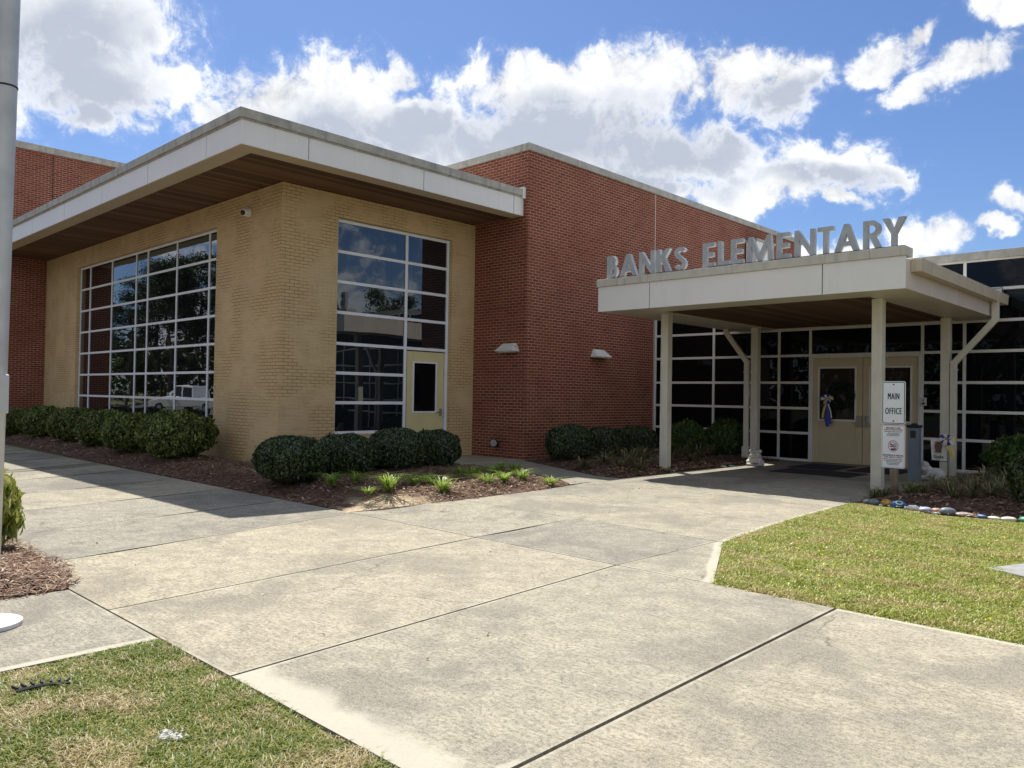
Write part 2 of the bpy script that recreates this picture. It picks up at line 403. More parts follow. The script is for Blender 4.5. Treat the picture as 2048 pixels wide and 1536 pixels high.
def sstep(x, a, b):
    t = np.clip((np.asarray(x, float)-a)/(b-a), 0, 1); return t*t*(3-2*t)
def warp(V):
    """the walk drains towards the tan wing: sink it up to 9 cm there"""
    V = np.array(V, float); x, y = V[:, 0], V[:, 1]
    d = .09*sstep(y, 2.2, 5.4)*(1-sstep(y, 5.7, 7.4))*sstep(-x, 4.6, 6.6)
    V[:, 0] *= 1+d/1.44; V[:, 1] *= 1+d/1.44; V[:, 2] -= d; return V
class Slabs:
    """concrete pours with open joints; vertex colour r = tone, g = clean lawn margin, b = damp stain"""
    def __init__(s): s.v = []; s.f = []; s.c = []
    def slab(s, poly, gaps, tone=None, edges=(), damp=0.0, n=(14, 10), wid=.3):
        tone = random.random() if tone is None else tone
        # shrink each side by its own half gap
        p = [np.array(q, float) for q in poly]; m = len(p); cen = sum(p)/m; L = []
        for k in range(m):
            a, b = p[k], p[(k+1) % m]; d = (b-a)/np.linalg.norm(b-a); nn = np.array([-d[1], d[0]])
            if nn@(cen-a) < 0: nn = -nn
            L.append((a+nn*gaps[k]/2, d))
        q = []
        for k in range(m):
            (a, d), (b, e) = L[k-1], L[k]; t = np.linalg.solve(np.array([d, -e]).T, b-a); q.append(a+t[0]*d)
        i = len(s.v)
        if m == 4:                      # gridded top so the margin tint can fade
            lu = max(np.linalg.norm(q[1]-q[0]), .3); lv = max(np.linalg.norm(q[3]-q[0]), .3)
            US = [0, .018/lu, .05/lu]+list(np.linspace(.13/lu, 1-.13/lu, n[0]))+[1-.05/lu, 1-.018/lu, 1]
            VS = [0, .018/lv, .05/lv]+list(np.linspace(.13/lv, 1-.13/lv, n[1]))+[1-.05/lv, 1-.018/lv, 1]
            nu, nv = len(US)-1, len(VS)-1
            for jv in range(nv+1):
                for ju in range(nu+1):
                    u, v = US[ju], VS[jv]; P = (q[0]*(1-u)+q[1]*u)*(1-v)+(q[3]*(1-u)+q[2]*u)*v
                    e = 0.
                    for k in edges:
                        a, b = q[k], q[(k+1) % 4]; d = (b-a)/np.linalg.norm(b-a); dist = abs((P-a)[0]*d[1]-(P-a)[1]*d[0]); e = max(e, 1-dist/(wid.get(k, .3) if isinstance(wid, dict) else wid))
                    rim = min(ju, nu-ju, jv, nv-jv); e = max(e, (.5, .46, 0)[rim] if rim < 3 else 0)
                    s.v.append((P[0], P[1], 0)); s.c.append((tone, max(0, e), damp, 1))
            for jv in range(nv):
                for ju in range(nu):
                    a = i+jv*(nu+1)+ju; s.f.append((a, a+1, a+nu+2, a+nu+1))
        else:
            for P in q: s.v.append((P[0], P[1], 0)); s.c.append((tone, .45 if edges else 0, damp, 1))
            s.f.append(tuple(range(i, i+m)))
        i = len(s.v)
        for P in q: s.v += [(P[0], P[1], 0), (P[0], P[1], -.1)]; s.c += [(tone, 0, .3, 1)]*2
        s.f += [(i+2*k, i+2*k+1, i+(2*k+3) % (2*m), i+(2*k+2) % (2*m)) for k in range(m)]
    def build(s, name):
        me = bpy.data.meshes.new(name); me.from_pydata(warp(s.v).tolist(), [], s.f); me.update()
        ca = me.color_attributes.new('slab', 'FLOAT_COLOR', 'POINT'); ca.data.foreach_set('color', np.array(s.c, np.float32).ravel())
        me.materials.append(MAT['concrete']); o = bpy.data.objects.new(name, me); COL.objects.link(o); o['kind'] = 'structure'; return o

S = Slabs()
T, W_ = .016, .026          # thin saw cut, wide expansion joint
bot = [-2.10, -3.79, -5.47, -7.30, -8.82, -10.38, -11.95, -13.55, -15.2, -16.9, -18.7, -20.5, -22.4, -24.3, -26.3]
top_ = [-2.17, -4.05, -5.80, -7.95, -9.52, -11.18, -12.9, -14.85, -16.6, -18.4, -20.2, -22.1, -24.0, -25.9, -27.9]
bot = [3.2, 1.45, -.32]+bot; top_ = [3.2, 1.4, -.37]+top_
gap = [W_, W_, W_, .024, .02, .018]+[T]*20
tones = {2: .62, 3: .45, 4: .68, 5: .78, 6: .12, 7: .2}
for k in range(len(bot)-1):
    lo = 1.925 if k < 5 else 2.12
    xr, xl, yr, yl = bot[k], bot[k+1], top_[k], top_[k+1]
    e = []
    if xr <= 3.3 and xl > -4.7: e.append(0)
    if k < 3: e.append(2)
    if k == 5:
        S.slab([(-7.3, 2.12), (-6.6, 2.04), (-6.22, 1.925), (xr, 1.925), (yr, 5.56), (yl, 5.56)], (0, 0, T, gap[k], T, gap[k+1]), .78); continue
    if k == 10:
        a_, b_ = xl+.38, yl+.45
        S.slab([(xl, lo), (a_, lo), (b_, 5.56), (yl, 5.56)], (T, T, T, gap[k+1]), .0, e, damp=1.0); xl, yl = a_, b_
    S.slab([(xl, lo), (xr, lo), (yr, 5.56), (yl, 5.56)], (T, gap[k], T, gap[k+1]), tones.get(k), e, wid={0: .34, 2: .09})
# cross walk to the flagpole
S.slab([(-6.21, 1.925), (-6.21, .1), (-4.645, .1), (-4.645, 1.925)], (0, T, 0, .012), .25, (2,), wid=.12)
S.slab([(-6.21, .1), (-6.21, -5.98), (-4.645, -5.98), (-4.645, .1)], (0, 0, 0, T), .4, (2,))
# branch to the entrance
S.slab([(-8.05, 5.56), (-5.82, 5.56), (-5.95, 7.32), (-8.0, 7.38)], (T, .008, T, 0), .4)
S.slab([(-5.82, 5.56), (-4.05, 5.56), (-4.03, 7.25), (-5.95, 7.32)], (T, .012, T, .008), .05, damp=.25)
S.slab([(-4.05, 5.56), (-3.125, 5.555), (-3.97, 7.25), (-4.03, 7.25)], (T, 0, T, .012), .5, (1,), n=(6, 14), wid=.16)
S.slab([(-8.0, 7.38), (-5.95, 7.32), (-6.08, 8.98), (-8.06, 9.05)], (T, .008, T, 0), .5)
S.slab([(-5.95, 7.32), (-3.97, 7.25), (-4.14, 8.8), (-6.08, 8.98)], (T, 0, T, .008), .55, (1,), wid=.12)
S.slab([(-8.06, 9.05), (-6.08, 8.98), (-6.2, 10.7), (-8.3, 10.7)], (T, .008, T, 0), .35)
S.slab([(-6.08, 8.98), (-4.14, 8.8), (-4.24, 10.7), (-6.2, 10.7)], (T, 0, T, .008), .6, (1,), wid=.12)
for (y0, y1, xa) in ((10.7, 13.2, -8.32), (13.2, 15.7, -8.38), (15.7, 18.29, -8.42)):
    S.slab([(xa, y0), (-6.25, y0), (-6.25, y1), (xa, y1)], (T, T, T, 0), .3)
    S.slab([(-6.25, y0), (-4.26, y0), (-4.30, y1), (-6.25, y1)], (T, 0, T, T), .42)
# narrow walk to the side door
S.slab([(-9.0, 10.62), (-8.3, 10.1), (-8.32, 11.53), (-8.9, 11.54)], (0, T, 0, T), .2)
S.slab([(-12.1, 11.4), (-9.0, 10.62), (-8.9, 11.54), (-12.1, 12.98)], (0, T, 0, T), .1)
S.slab([(-13.86, 11.1), (-12.1, 11.1), (-12.1, 13.1), (-13.86, 13.1)], (0, T, 0, 0), .7)
S.build('path')
for (x0, x1, y0, y1) in ((-29, 3.2, 1.9, 5.6), (-8.2, -3.3, 5.61, 18.2)):
    nx, ny = int((x1-x0)/.4), int((y1-y0)/.3); X, Y = np.meshgrid(np.linspace(x0, x1, nx+1), np.linspace(y0, y1, ny+1))
    V = warp(np.column_stack([X.ravel(), Y.ravel(), np.full(X.size, -.03)]))
    F = np.array([(j*(nx+1)+i, j*(nx+1)+i+1, (j+1)*(nx+1)+i+1, (j+1)*(nx+1)+i) for j in range(ny) for i in range(nx)])
    raw_mesh('joint_filler', V, F, MAT['joint'])['kind'] = 'structure'

# lawns
lawnL = [(-4.64, 1.92), (-4.64, -5.9), (3.2, -5.9), (3.2, 1.92)]
lawnR = [(-3.12, 5.57), (3.2, 5.57), (3.2, 11.0), (-2.2, 11.22), (-3.1, 11.05), (-4.1, 11.45), (-4.26, 11.3), (-4.15, 8.8), (-4.03, 7.4)]
def lawn(poly, seed):
    p = np.array(poly); lo, hi = p.min(0), p.max(0); st = .12
    nx, ny = int((hi[0]-lo[0])/st)+1, int((hi[1]-lo[1])/st)+1
    X, Y = np.meshgrid(np.linspace(lo[0], hi[0], nx+1), np.linspace(lo[1], hi[1], ny+1)); P = np.stack([X.ravel(), Y.ravel()], 1)
    ins = inpoly(P, poly); d = edgedist(P, poly)*np.where(ins, 1, -1)
    z = -.012+.012*np.clip(d/.10, -1, 1)+.02*(vnoise(P, 2.2, seed)-.5)*np.clip(d/.3, 0, 1)
    F = np.array([(j*(nx+1)+i, j*(nx+1)+i+1, (j+1)*(nx+1)+i+1, (j+1)*(nx+1)+i) for j in range(ny) for i in range(nx) if d[j*(nx+1)+i] > -.2])
    o = raw_mesh('lawn', np.column_stack([P, z]), F, MAT['lawn'], smooth=True); o['kind'] = 'structure'
lawn(lawnL, 3); lawn(lawnR, 4)
grassR = leaf_mat('fine_lawn_grass', [(0, (.11, .155, .018)), (.4, (.26, .315, .045)), (.75, (.43, .47, .09)), (1, (.70, .66, .27))], .4, .4, .3, [(0, (.18, .18, .035)), (.5, (.42, .38, .12)), (1, (.70, .60, .32))], 2.6)
grassL = leaf_mat('patchy_lawn_grass', [(0, (.05, .12, .012)), (.4, (.15, .21, .03)), (.75, (.30, .32, .07)), (1, (.52, .47, .22))], .45, .4, .3, [(0, (.17, .15, .045)), (.4, (.40, .33, .15)), (1, (.72, .63, .42))], 3.2)
def grass_patch(poly, n, mat, h, w, lean, lawn_poly, seed):
    P2 = rand_in(poly, n); d = edgedist(P2, poly); P2 = P2[d > .004]+RNG.normal(0, .018, (int((d > .004).sum()), 2))
    dd = edgedist(P2, lawn_poly)*np.where(inpoly(P2, lawn_poly), 1, -1)
    P = np.column_stack([P2, -.013+.012*np.clip(dd/.10, -.5, 1)+.02*(vnoise(P2, 2.2, seed)-.5)*np.clip(dd/.3, 0, 1)]); V = []; Fs = []; off = 0
    lev = vnoise(P, 3.1, 9)
    for a, b, k in ((-.1, .33, .7), (.33, .66, 1.0), (.66, 1.1, 1.35)):
        q = P[(lev > a) & (lev <= b)]; v, ff = blades(q, h*k, w, lean); V.append(v); Fs.append(ff+off); off += len(v)
    o = raw_mesh('grass', np.concatenate(V), np.concatenate(Fs), mat); return props(o, kind='stuff')
grass_patch([(-4.645, 1.93), (-4.645, -.6), (-1.0, -.6), (-1.0, 1.925)], 150000, grassL, .018, .0050, 2.0, lawnL, 3)
grass_patch([(-3.12, 5.55), (.8, 5.55), (.8, 11.1), (-2.2, 11.26), (-3.1, 11.1), (-4.1, 11.5), (-4.28, 11.3), (-4.16, 8.8), (-4.05, 7.4)], 240000, grassR, .022, .0065, 2.0, lawnR, 4)
grass_patch([(-1.02, -.6), (3.2, -.6), (3.2, 1.925), (-1.02, 1.925)], 50000, grassL, .021, .009, 2.0, lawnL, 3)
grass_patch([(.78, 5.56), (3.2, 5.56), (3.2, 11.0), (.78, 11.1)], 60000, grassR, .026, .011, 2.0, lawnR, 4)
# small yellow and white lawn flowers
yf = leaf_mat('yellow_petals', [(0, (.75, .6, .03)), (1, (.85, .75, .1))], .5, .2)
P2 = np.concatenate([rand_in([(-3.35, 6.4), (-2.6, 6.3), (-2.5, 8), (-3.8, 8.3)], 90), rand_in([(-3.0, 6), (.5, 5.7), (.5, 10.8), (-4, 10.8)], 110)])
V, F = leaves(np.column_stack([P2, np.full(len(P2), .026)]), np.tile([[.2, -.5, .8]], (len(P2), 1)), .016, .9, .3)
props(raw_mesh('wildflowers', V, F, yf), kind='stuff')

# mulch beds
bedF = [(-8.15, 5.62), (-7.98, 7.1), (-8.03, 8.7), (-8.15, 9.35), (-8.32, 10.08), (-9.0, 10.6), (-12.1, 11.1), (-13.87, 11.1), (-13.87, 7.93), (-28.4, 7.93), (-28.4, 5.95), (-22, 5.82), (-15.8, 5.62), (-9.2, 5.55)]
bedM = [(-12.15, 13.1), (-11.9, 12.9), (-10.3, 12.25), (-8.87, 11.53), (-8.32, 11.53), (-8.38, 13.2), (-8.42, 18.28), (-12.15, 18.28)]
bedR = [(-4.28, 11.5), (-4.30, 13), (-4.33, 18.28), (3.0, 18.28), (3.0, 11.2), (-2.2, 11.3), (-3.1, 11.15), (-4.1, 11.5)]
bedL = [(-6.22, -5.9), (-6.22, 1.9), (-6.5, 2.07), (-7.2, 2.16), (-28.4, 2.16), (-28.4, -5.9)]
def bed_z(P, poly, hmax):
    d = edgedist(P, poly)*np.where(inpoly(P, poly), 1, -1)
    t = np.clip(d/.7, 0, 1); t = t*t*(3-2*t)
    return np.where(d < 0, -.04+.02*np.clip(d/.1, -1, 0), -.012+hmax*t+.045*(vnoise(P, 2.3, 5)-.5)*t+.02*(vnoise(P, 6.1, 6)-.5)*np.clip(d/.15, 0, 1)), d
def bed(poly, hmax, st=.14):
    p = np.array(poly); lo, hi = p.min(0)-.1, p.max(0)+.1
    nx, ny = int((hi[0]-lo[0])/st)+1, int((hi[1]-lo[1])/st)+1
    X, Y = np.meshgrid(np.linspace(lo[0], hi[0], nx+1), np.linspace(lo[1], hi[1], ny+1)); P = np.stack([X.ravel(), Y.ravel()], 1)
    z, d = bed_z(P, poly, hmax)
    F = np.array([(j*(nx+1)+i, j*(nx+1)+i+1, (j+1)*(nx+1)+i+1, (j+1)*(nx+1)+i) for j in range(ny) for i in range(nx) if d[j*(nx+1)+i] > -.3])
    raw_mesh('mulch_bed', warp(np.column_stack([P, z])), F, MAT['mulch'], smooth=True)['kind'] = 'structure'
straw = leaf_mat('pine_straw', [(0, (.09, .052, .034)), (.4, (.175, .108, .072)), (.75, (.30, .19, .125)), (.92, (.44, .32, .22)), (1, (.62, .51, .39))], .7, .1, .2)
def strew(poly, sub, n, hmax, L=.13, w=.0045, hole=None):
    P2 = rand_in(sub, n); z, d = bed_z(P2, poly, hmax); ok = d > RNG.uniform(-.05, .06, len(d))
    if hole is not None:
        q = np.linalg.norm(P2-np.array(hole[:2]), axis=1)+1.0*(vnoise(P2, 2, 3)-.5); ok &= (q > hole[2]) | (RNG.uniform(0, 1, len(d)) < .18)
    P2, z = P2[ok], np.maximum(z[ok], np.where(d[ok] < .02, .004, -1)); n = len(P2); a = RNG.uniform(0, np.pi*2, n); l = L*RNG.uniform(.4, 1.2, n)[:, None]
    D = np.stack([np.cos(a), np.sin(a), RNG.normal(0, .16, n)], 1); Sd = np.stack([-np.sin(a), np.cos(a), np.zeros(n)], 1)*w*RNG.uniform(.6, 1.8, n)[:, None]
    c = np.column_stack([P2, z+.012+RNG.uniform(0, .022, n)])
    B = np.stack([-np.sin(a), np.cos(a), np.zeros(n)], 1)*RNG.normal(0, .12, n)[:, None]*l
    V = np.stack([c-D*l/2-Sd, c-D*l/2+Sd, c+B+Sd, c+B-Sd, c+D*l/2], 1).reshape(-1, 3); V = warp(V)
    i = np.arange(n)[:, None]*5
    F = np.concatenate([i+np.array([[0, 1, 2]]), i+np.array([[0, 2, 3]]), i+np.array([[3, 2, 4]])], 0)
    props(raw_mesh('pine_straw', V, F, straw), kind='stuff')
bed(bedF, .10); bed(bedM, .09); bed(bedR, .10); bed(bedL, .07)
strew(bedF, [(-8, 5.4), (-7.9, 10.2), (-9, 10.8), (-13.9, 11.3), (-13.9, 7.95), (-17, 7.95), (-17, 5.5)], 26000, .10, hole=(-8.25, 6.3, .62))
strew(bedF, [(-17, 5.5), (-17, 7.95), (-28.4, 7.95), (-28.4, 5.8)], 10000, .10, w=.006)
strew(bedM, bedM, 15000, .09, w=.006); strew(bedR, [(-4.4, 11.1), (-4.4, 18.2), (-1, 18.2), (-1, 11.1)], 16000, .10, w=.006)
strew(bedR, [(-1, 11.1), (-1, 18.2), (2.9, 18.2), (2.9, 11.1)], 9000, .10, w=.007)
strew(bedL, [(-6.1, .4), (-6.1, 2.0), (-7.2, 2.25), (-9.5, 2.25), (-9.5, .4)], 11000, .07, w=.0038)
# fallen dry leaves on the entrance bed edge
dry = leaf_mat('dry_leaves', [(0, (.17, .08, .045)), (.5, (.33, .19, .11)), (1, (.55, .42, .29))], .7, .15)
nl = 70; litter = np.concatenate([rand_in([(-6.1, .5), (-4.8, .5), (-4.8, 1.9), (-9, 2.3), (-9, 5), (-3, 5.4), (-2.2, 2.2), (-5, 2.1)], 46), rand_in([(-7.9, 5.8), (-4.3, 5.8), (-4.5, 12), (-8, 10.5)], 24)])
P2 = np.concatenate([litter, rand_in([(-8.3, 12.6), (-8.36, 16.2), (-8.9, 16), (-9.1, 12.4), (-8.7, 11.6)], 900), rand_in(bedR[:3]+[(-1.5, 18), (-1.5, 11.4)], 500), rand_in([(-8.2, 5.7), (-8.1, 10), (-9, 10.3), (-10, 5.7)], 160), rand_in([(-9.5, .8), (-6.3, .8), (-6.3, 1.9), (-9.5, 2.1)], 70)])
z = np.where(P2[:, 1] > 2.3, .03, .03); z = np.where(inpoly(P2, bedM), bed_z(P2, bedM, .09)[0], z); z = np.where(inpoly(P2, bedR), bed_z(P2, bedR, .10)[0], z); z = np.where(inpoly(P2, bedF), bed_z(P2, bedF, .10)[0], z); z = np.where(inpoly(P2, bedL), bed_z(P2, bedL, .07)[0], z)
z[:nl] = -.026; sz = np.full(len(P2), .07); sz[:nl] = .03
V, F = leaves(warp(np.column_stack([P2, z+.035])), np.tile([[0, 0, 1.]], (len(P2), 1)), sz, .45, .4)
props(raw_mesh('dry_leaves', V, F, dry), kind='stuff')

# ------------------------------------------------------------------ tan brick wing
XT, YT, YR, XR, YG = -13.881, 7.935, 13.12, -12.159, 18.288
tw = empty('tan_brick_wing', (XT, YT, 0), 'single-storey tan brick wing with wide overhanging flat roof and big gridded window', 'building')
w = MB()
ax0, ax1, az0, az1 = -25.57, -16.62, .57, 5.04
w.box(-28.48, ax0, YT, YT+.3, -.1, 5.545).box(ax1, XT, YT, YT+.3, -.1, 5.545).box(ax0, ax1, YT, YT+.3, az1, 5.545).box(ax0, ax1, YT, YT+.3, -.1, az0)
by0, by1 = 9.225, 12.385
w.box(XT-.3, XT, YT+.3, by0, -.1, 5.545).box(XT-.3, XT, by1, YR-.002, -.1, 5.545).box(XT-.3, XT, by0, by1, 5.075, 5.545).box(XT-.3, XT, by0, 11.12, -.1, .585)
w.build('wall', 'tan', tw)
# corner window A
def frame(mb, xs, zs, plane, t0, d, wv=.056, wh=.056, axis='y'):
    """mullions at xs (verticals) and zs (rails) between plane and plane+d"""
    for x in xs:
        a, b = x-wv/2, x+wv/2
        mb.box(a, b, plane, plane+d, zs[0]-wh/2, zs[-1]+wh/2) if axis == 'y' else mb.box(plane-d, plane, a, b, zs[0]-wh/2, zs[-1]+wh/2)
    for z in zs:
        for x0, x1 in zip(xs[:-1], xs[1:]):
            a, b = x0+wv/2, x1-wv/2
            mb.box(a, b, plane+.003, plane+d, z-wh/2, z+wh/2) if axis == 'y' else mb.box(plane-d, plane-.003, a, b, z-wh/2, z+wh/2)
def panes(mb, xs, zs, plane, axis='y', tilt=.0035, skip=()):
    for i, (x0, x1) in enumerate(zip(xs[:-1], xs[1:])):
        for j, (z0, z1) in enumerate(zip(zs[:-1], zs[1:])):
            if (i, j) in skip: continue
            tx, tz = random.uniform(-tilt, tilt), random.uniform(-tilt, tilt); cx, cz = (x0+x1)/2, (z0+z1)/2
            P = [((x, plane+(x-cx)*tx+(zz-cz)*tz, zz) if axis == 'y' else (plane+(x-cx)*tx+(zz-cz)*tz, x, zz)) for x, zz in ((x0, z0), (x1, z0), (x1, z1), (x0, z1))]
            mb.quad(*(P if axis == 'y' else P))
zA = [.62, 1.25, 1.86, 2.485, 3.11, 3.74, 4.37, 5.005]
xA = [-25.535, -24.755, -23.055, -21.35, -20.6, -18.87, -17.168, -16.655]
m = MB(); frame(m, xA, zA, 8.03, 0, .12); wa = m.build('window', 'mullion', tw, .004, label='wide gridded window of fifty small panes facing the sidewalk')
m = MB(); panes(m, xA, zA, 8.05); m.build('glass', 'glassA', wa)
yB = [9.26, 11.115, 12.345]; zB = [.61, 1.24, 1.86, 2.475, 3.125, 3.765, 4.395, 5.04]
m = MB(); xp = -13.98
frame(m, yB[:2], zB, xp, 0, .12, .07, .065, 'x')
m.box(xp-.12, xp, 12.31, 12.38, -.02, 5.0725)
for z in zB[3:]: m.box(xp-.12, xp-.003, 11.15, 12.31, z-.0325, z+.0325)
m.box(xp-.12, xp-.0, 11.15, 11.185, -.02, .5775)
wb = m.build('window', 'mullion', tw, .004, label='tall gridded window above and beside the yellow door')
m = MB(); panes(m, yB[:2], zB, xp-.025, 'x'); panes(m, yB[1:], zB[3:], xp-.025, 'x'); m.build('glass', 'glassB', wb)
d = MB()
d.box(xp-.09, xp-.04, 11.2, 11.385, .01, 2.42).box(xp-.09, xp-.04, 12.06, 12.29, .01, 2.42).box(xp-.09, xp-.04, 11.385, 12.06, .01, 1.04).box(xp-.09, xp-.04, 11.385, 12.06, 2.17, 2.42)
dr = d.build('door', 'door', tw, .004)
g = MB()
for a, b, c, e in ((11.365, 11.40, 1.02, 2.19), (12.045, 12.08, 1.02, 2.19), (11.40, 12.045, 1.02, 1.055), (11.40, 12.045, 2.155, 2.19)): g.box(xp-.045, xp-.025, a, b, c, e)
g.build('vision_frame', 'mullion', dr)
MB().quad((xp-.06, 11.385, 1.04), (xp-.06, 12.06, 1.04), (xp-.06, 12.06, 2.17), (xp-.06, 11.385, 2.17)).build('door_glass', 'glassC', dr)
MB().box(xp-.045, xp+.03, 12.17, 12.2, .95, 1.12).box(xp+.015, xp+.03, 12.05, 12.17, 1.02, 1.045).build('handle', 'steel', dr, .004)
# roof with overhang
XF, YF, Z0, Z1, Z2 = -12.292, 6.25, 5.55, 5.957, 6.145
rf = MB().box(-28.48, XF-.04, YF+.04, YR-.002, 5.70, 6.05).build('roof', 'roofing', tw)
s = MB()
s.box(-28.48, XF-.03, YF+.03, YF+.37, Z0, Z0+.03); s.box(XF-.37, XF-.03, YF+.37, YR-.004, Z0, Z0+.03)
s.build('soffit_trim', 'trim', rf)
s = MB(); s.box(-28.48, XF-.37, YF+.37, YT-.003, Z0+.012, Z0+.1).box(XT+.003, XF-.37, YT-.003, YR-.004, Z0+.012, Z0+.1); s.box(-28.48, XT+.003, YT-.003, YT+.35, Z0+.012, Z0+.1)
s.build('wood_soffit', 'soffit', rf)
s = MB(); jx = [XF, -13.57, -16.142, -18.661, -21.19, -23.725, -26.25, -28.48]; jy = [YF, 7.524, 10.165, 12.79, YR-.004]
for k, (a, b) in enumerate(zip(jx[:-1], jx[1:])): s.box(b+.009, a-(.009 if k else 0), YF, YF+.03, Z0, Z1)
for k, (a, b) in enumerate(zip(jy[:-1], jy[1:])): s.box(XF-.03, XF, a+(.009 if k else .03), b-.009, Z0, Z1)
s.build('fascia', 'fascia', rf)
s = MB(); s.box(-28.48, XF-.035, YF+.032, YF+.05, Z0+.031, Z1).box(XF-.05, XF-.032, YF+.05, YR-.004, Z0+.031, Z1); s.build('fascia_backing', 'dark', rf)
s = MB(); e = .05
s.box(-28.48, XF+e, YF-e, YF+.22, Z1+.03, Z2).box(XF-.22, XF+e, YF+.22, YR-.004, Z1+.03, Z2)
s.box(-28.48, XF+.022, YF-.022, YF+.1, Z1, Z1+.03).box(XF-.1, XF+.022, YF+.1, YR-.004, Z1, Z1+.03)
s.build('coping', 'coping', rf, .006)
s = MB(); s.box(XF-.2, XF+.062, YR-.10, YR+.03, Z1-.02, Z2+.05); s.build('end_cap', 'fascia', rf, .006)

# ------------------------------------------------------------------ red brick hall and far red wing
rh = empty('red_brick_hall', (XR, YR, 0), 'tall red brick hall between the tan wing and the glass entrance', 'building')
MB().prism([(XR, YR), (XR, 27.6), (-28.3, 27.6), (-28.3, YR)], 7.13, 'z', -.1).build('wall', 'red', rh)
MB().box(-28.3, XR+.045, YR-.045, YR+.25, 7.035, 7.2).box(XR-.25, XR+.045, YR+.25, 27.65, 7.035, 7.2).build('coping', 'coping', rh, .006)
MB().box(XR-.01, XR+.006, 18.25, 18.275, -.05, 7.03).build('expansion_joint', 'sealant', rh)
lw = empty('red_brick_wing', (-28.49, 6.17, 0), 'taller red brick wing at the far left behind the flagpole', 'building')
MB().prism([(-28.49, 6.17), (-28.49, 27.5), (-44, 27.5), (-44, 6.17)], 9.13, 'z', -.1).build('wall', 'red', lw)
MB().box(-44, -28.445, 6.125, 6.4, 9.03, 9.24).box(-28.74, -28.445, 6.4, 27.5, 9.03, 9.24).build('coping', 'coping', lw, .006)
MB().box(-28.49, -28.478, 8.03, 8.05, 6.2, 9.02).build('control_joint', 'joint', lw)

def wall_light(loc, rz, label):
    t = empty('wall_light', loc, label, 'wall light', 'wedge lights on the red brick'); t.rotation_euler.z = rz
    h = MB(); # local: wall in the x-z plane, projects to -y
    A = [(-.21, 0, .2), (.21, 0, .2), (.31, 0, 0), (-.31, 0, 0)]; B = [(-.17, -.06, .2), (.17, -.06, .2), (.3, -.24, .015), (-.3, -.24, .015)]
    h.add(A+B, [(0, 1, 2, 3), (4, 7, 6, 5), (0, 4, 5, 1), (1, 5, 6, 2), (3, 2, 6, 7), (0, 3, 7, 4)])
    h.build('housing', 'lamp', t, .01, local=True)
    MB().box(-.22, .22, -.19, -.03, -.012, .012).build('lens', 'white', t, local=True)
    k = MB().tube([(.25, -.1, .12), (.262, -.1, .12)], .014, 8); k.build('knockout', 'black', t, local=True)
wall_light((-12.655, YR-.002, 2.45), 0, 'beige wedge wall light on the narrow red brick return by the corner')
wall_light((XR+.002, 15.78, 2.43), R(90), 'beige wedge wall light on the long red brick wall left of the canopy')
t = empty('security_camera', (-15.167, YT-.002, 5.13), 'white dome security camera high on the tan brick left of the corner', 'camera')
MB().tube([(-15.167, YT-.002, 5.13), (-15.167, YT-.07, 5.13)], .095, 20).build('mount', 'white', t, .008)
MB().ball((-15.167, YT-.10, 5.12), (.085, .10, .085), 16, 10).build('dome', 'white', t, smooth=True)
MB().ball((-15.14, YT-.165, 5.10), .052, 14, 8).build('lens', 'lens', t, smooth=True)
t = empty('bullet_floodlight', (-13.03, YR-.002, .32), 'small black round floodlight low on the red brick near the yellow door', 'floodlight')
MB().tube([(-13.03, YR-.002, .30), (-13.03, YR-.03, .30)], .06, 14).build('mount', 'black', t)
MB().tube([(-13.03, YR-.02, .30), (-13.0, YR-.08, .33), (-12.97, YR-.14, .34), (-12.93, YR-.22, .345)], [.05, .07, .09, .1], 18).build('housing', 'black', t, smooth=False)
MB().tube([(-12.9305, YR-.219, .345), (-12.927, YR-.226, .345)], .08, 18).build('lens', 'steel', t)

# ------------------------------------------------------------------ glass entrance front
ge = empty('glass_entrance', (-6.6, YG, 0), 'dark glazed entrance front with pale mullions and double doors', 'building')
zE = [.03, .667, 1.255, 1.862, 2.505, 3.125, 3.765, 4.375]
xE = [-12.11, -10.335, -8.57, -7.80, -5.36, -4.555, -2.80, -1.05, .7, 2.45]
m = MB()
for x in xE: m.box(x-.03, x+.03, YG-.02, YG+.1, -.02, 4.40)
for z in zE:
    for i, (a, b) in enumerate(zip(xE[:-1], xE[1:])):
        if i == 3 and z < 2.45: continue
        m.box(a+.03, b-.03, YG-.017, YG+.1, z-.03, z+.03)
m.build('mullions', 'mullion2', ge, .004)
m = MB(); panes(m, xE, zE, YG+.008, tilt=.004, skip=[(3, j) for j in range(4)]); m.build('glass', 'glassC', ge)
MB().box(-12.13, 4, YG-.07, YG+.3, 4.385, 4.55).build('coping', 'coping', ge, .006)
MB().box(-12.1, 4, YG+.12, 27.5, -.1, 4.4).build('wall', 'roofing', ge)
m = MB(); m.box(-7.77, -7.73, YG-.03, YG+.1, 0, 2.475).box(-5.43, -5.39, YG-.03, YG+.1, 0, 2.475).box(-7.73, -5.43, YG-.03, YG+.1, 2.43, 2.475); m.build('door_frame', 'mullion2', ge, .004)
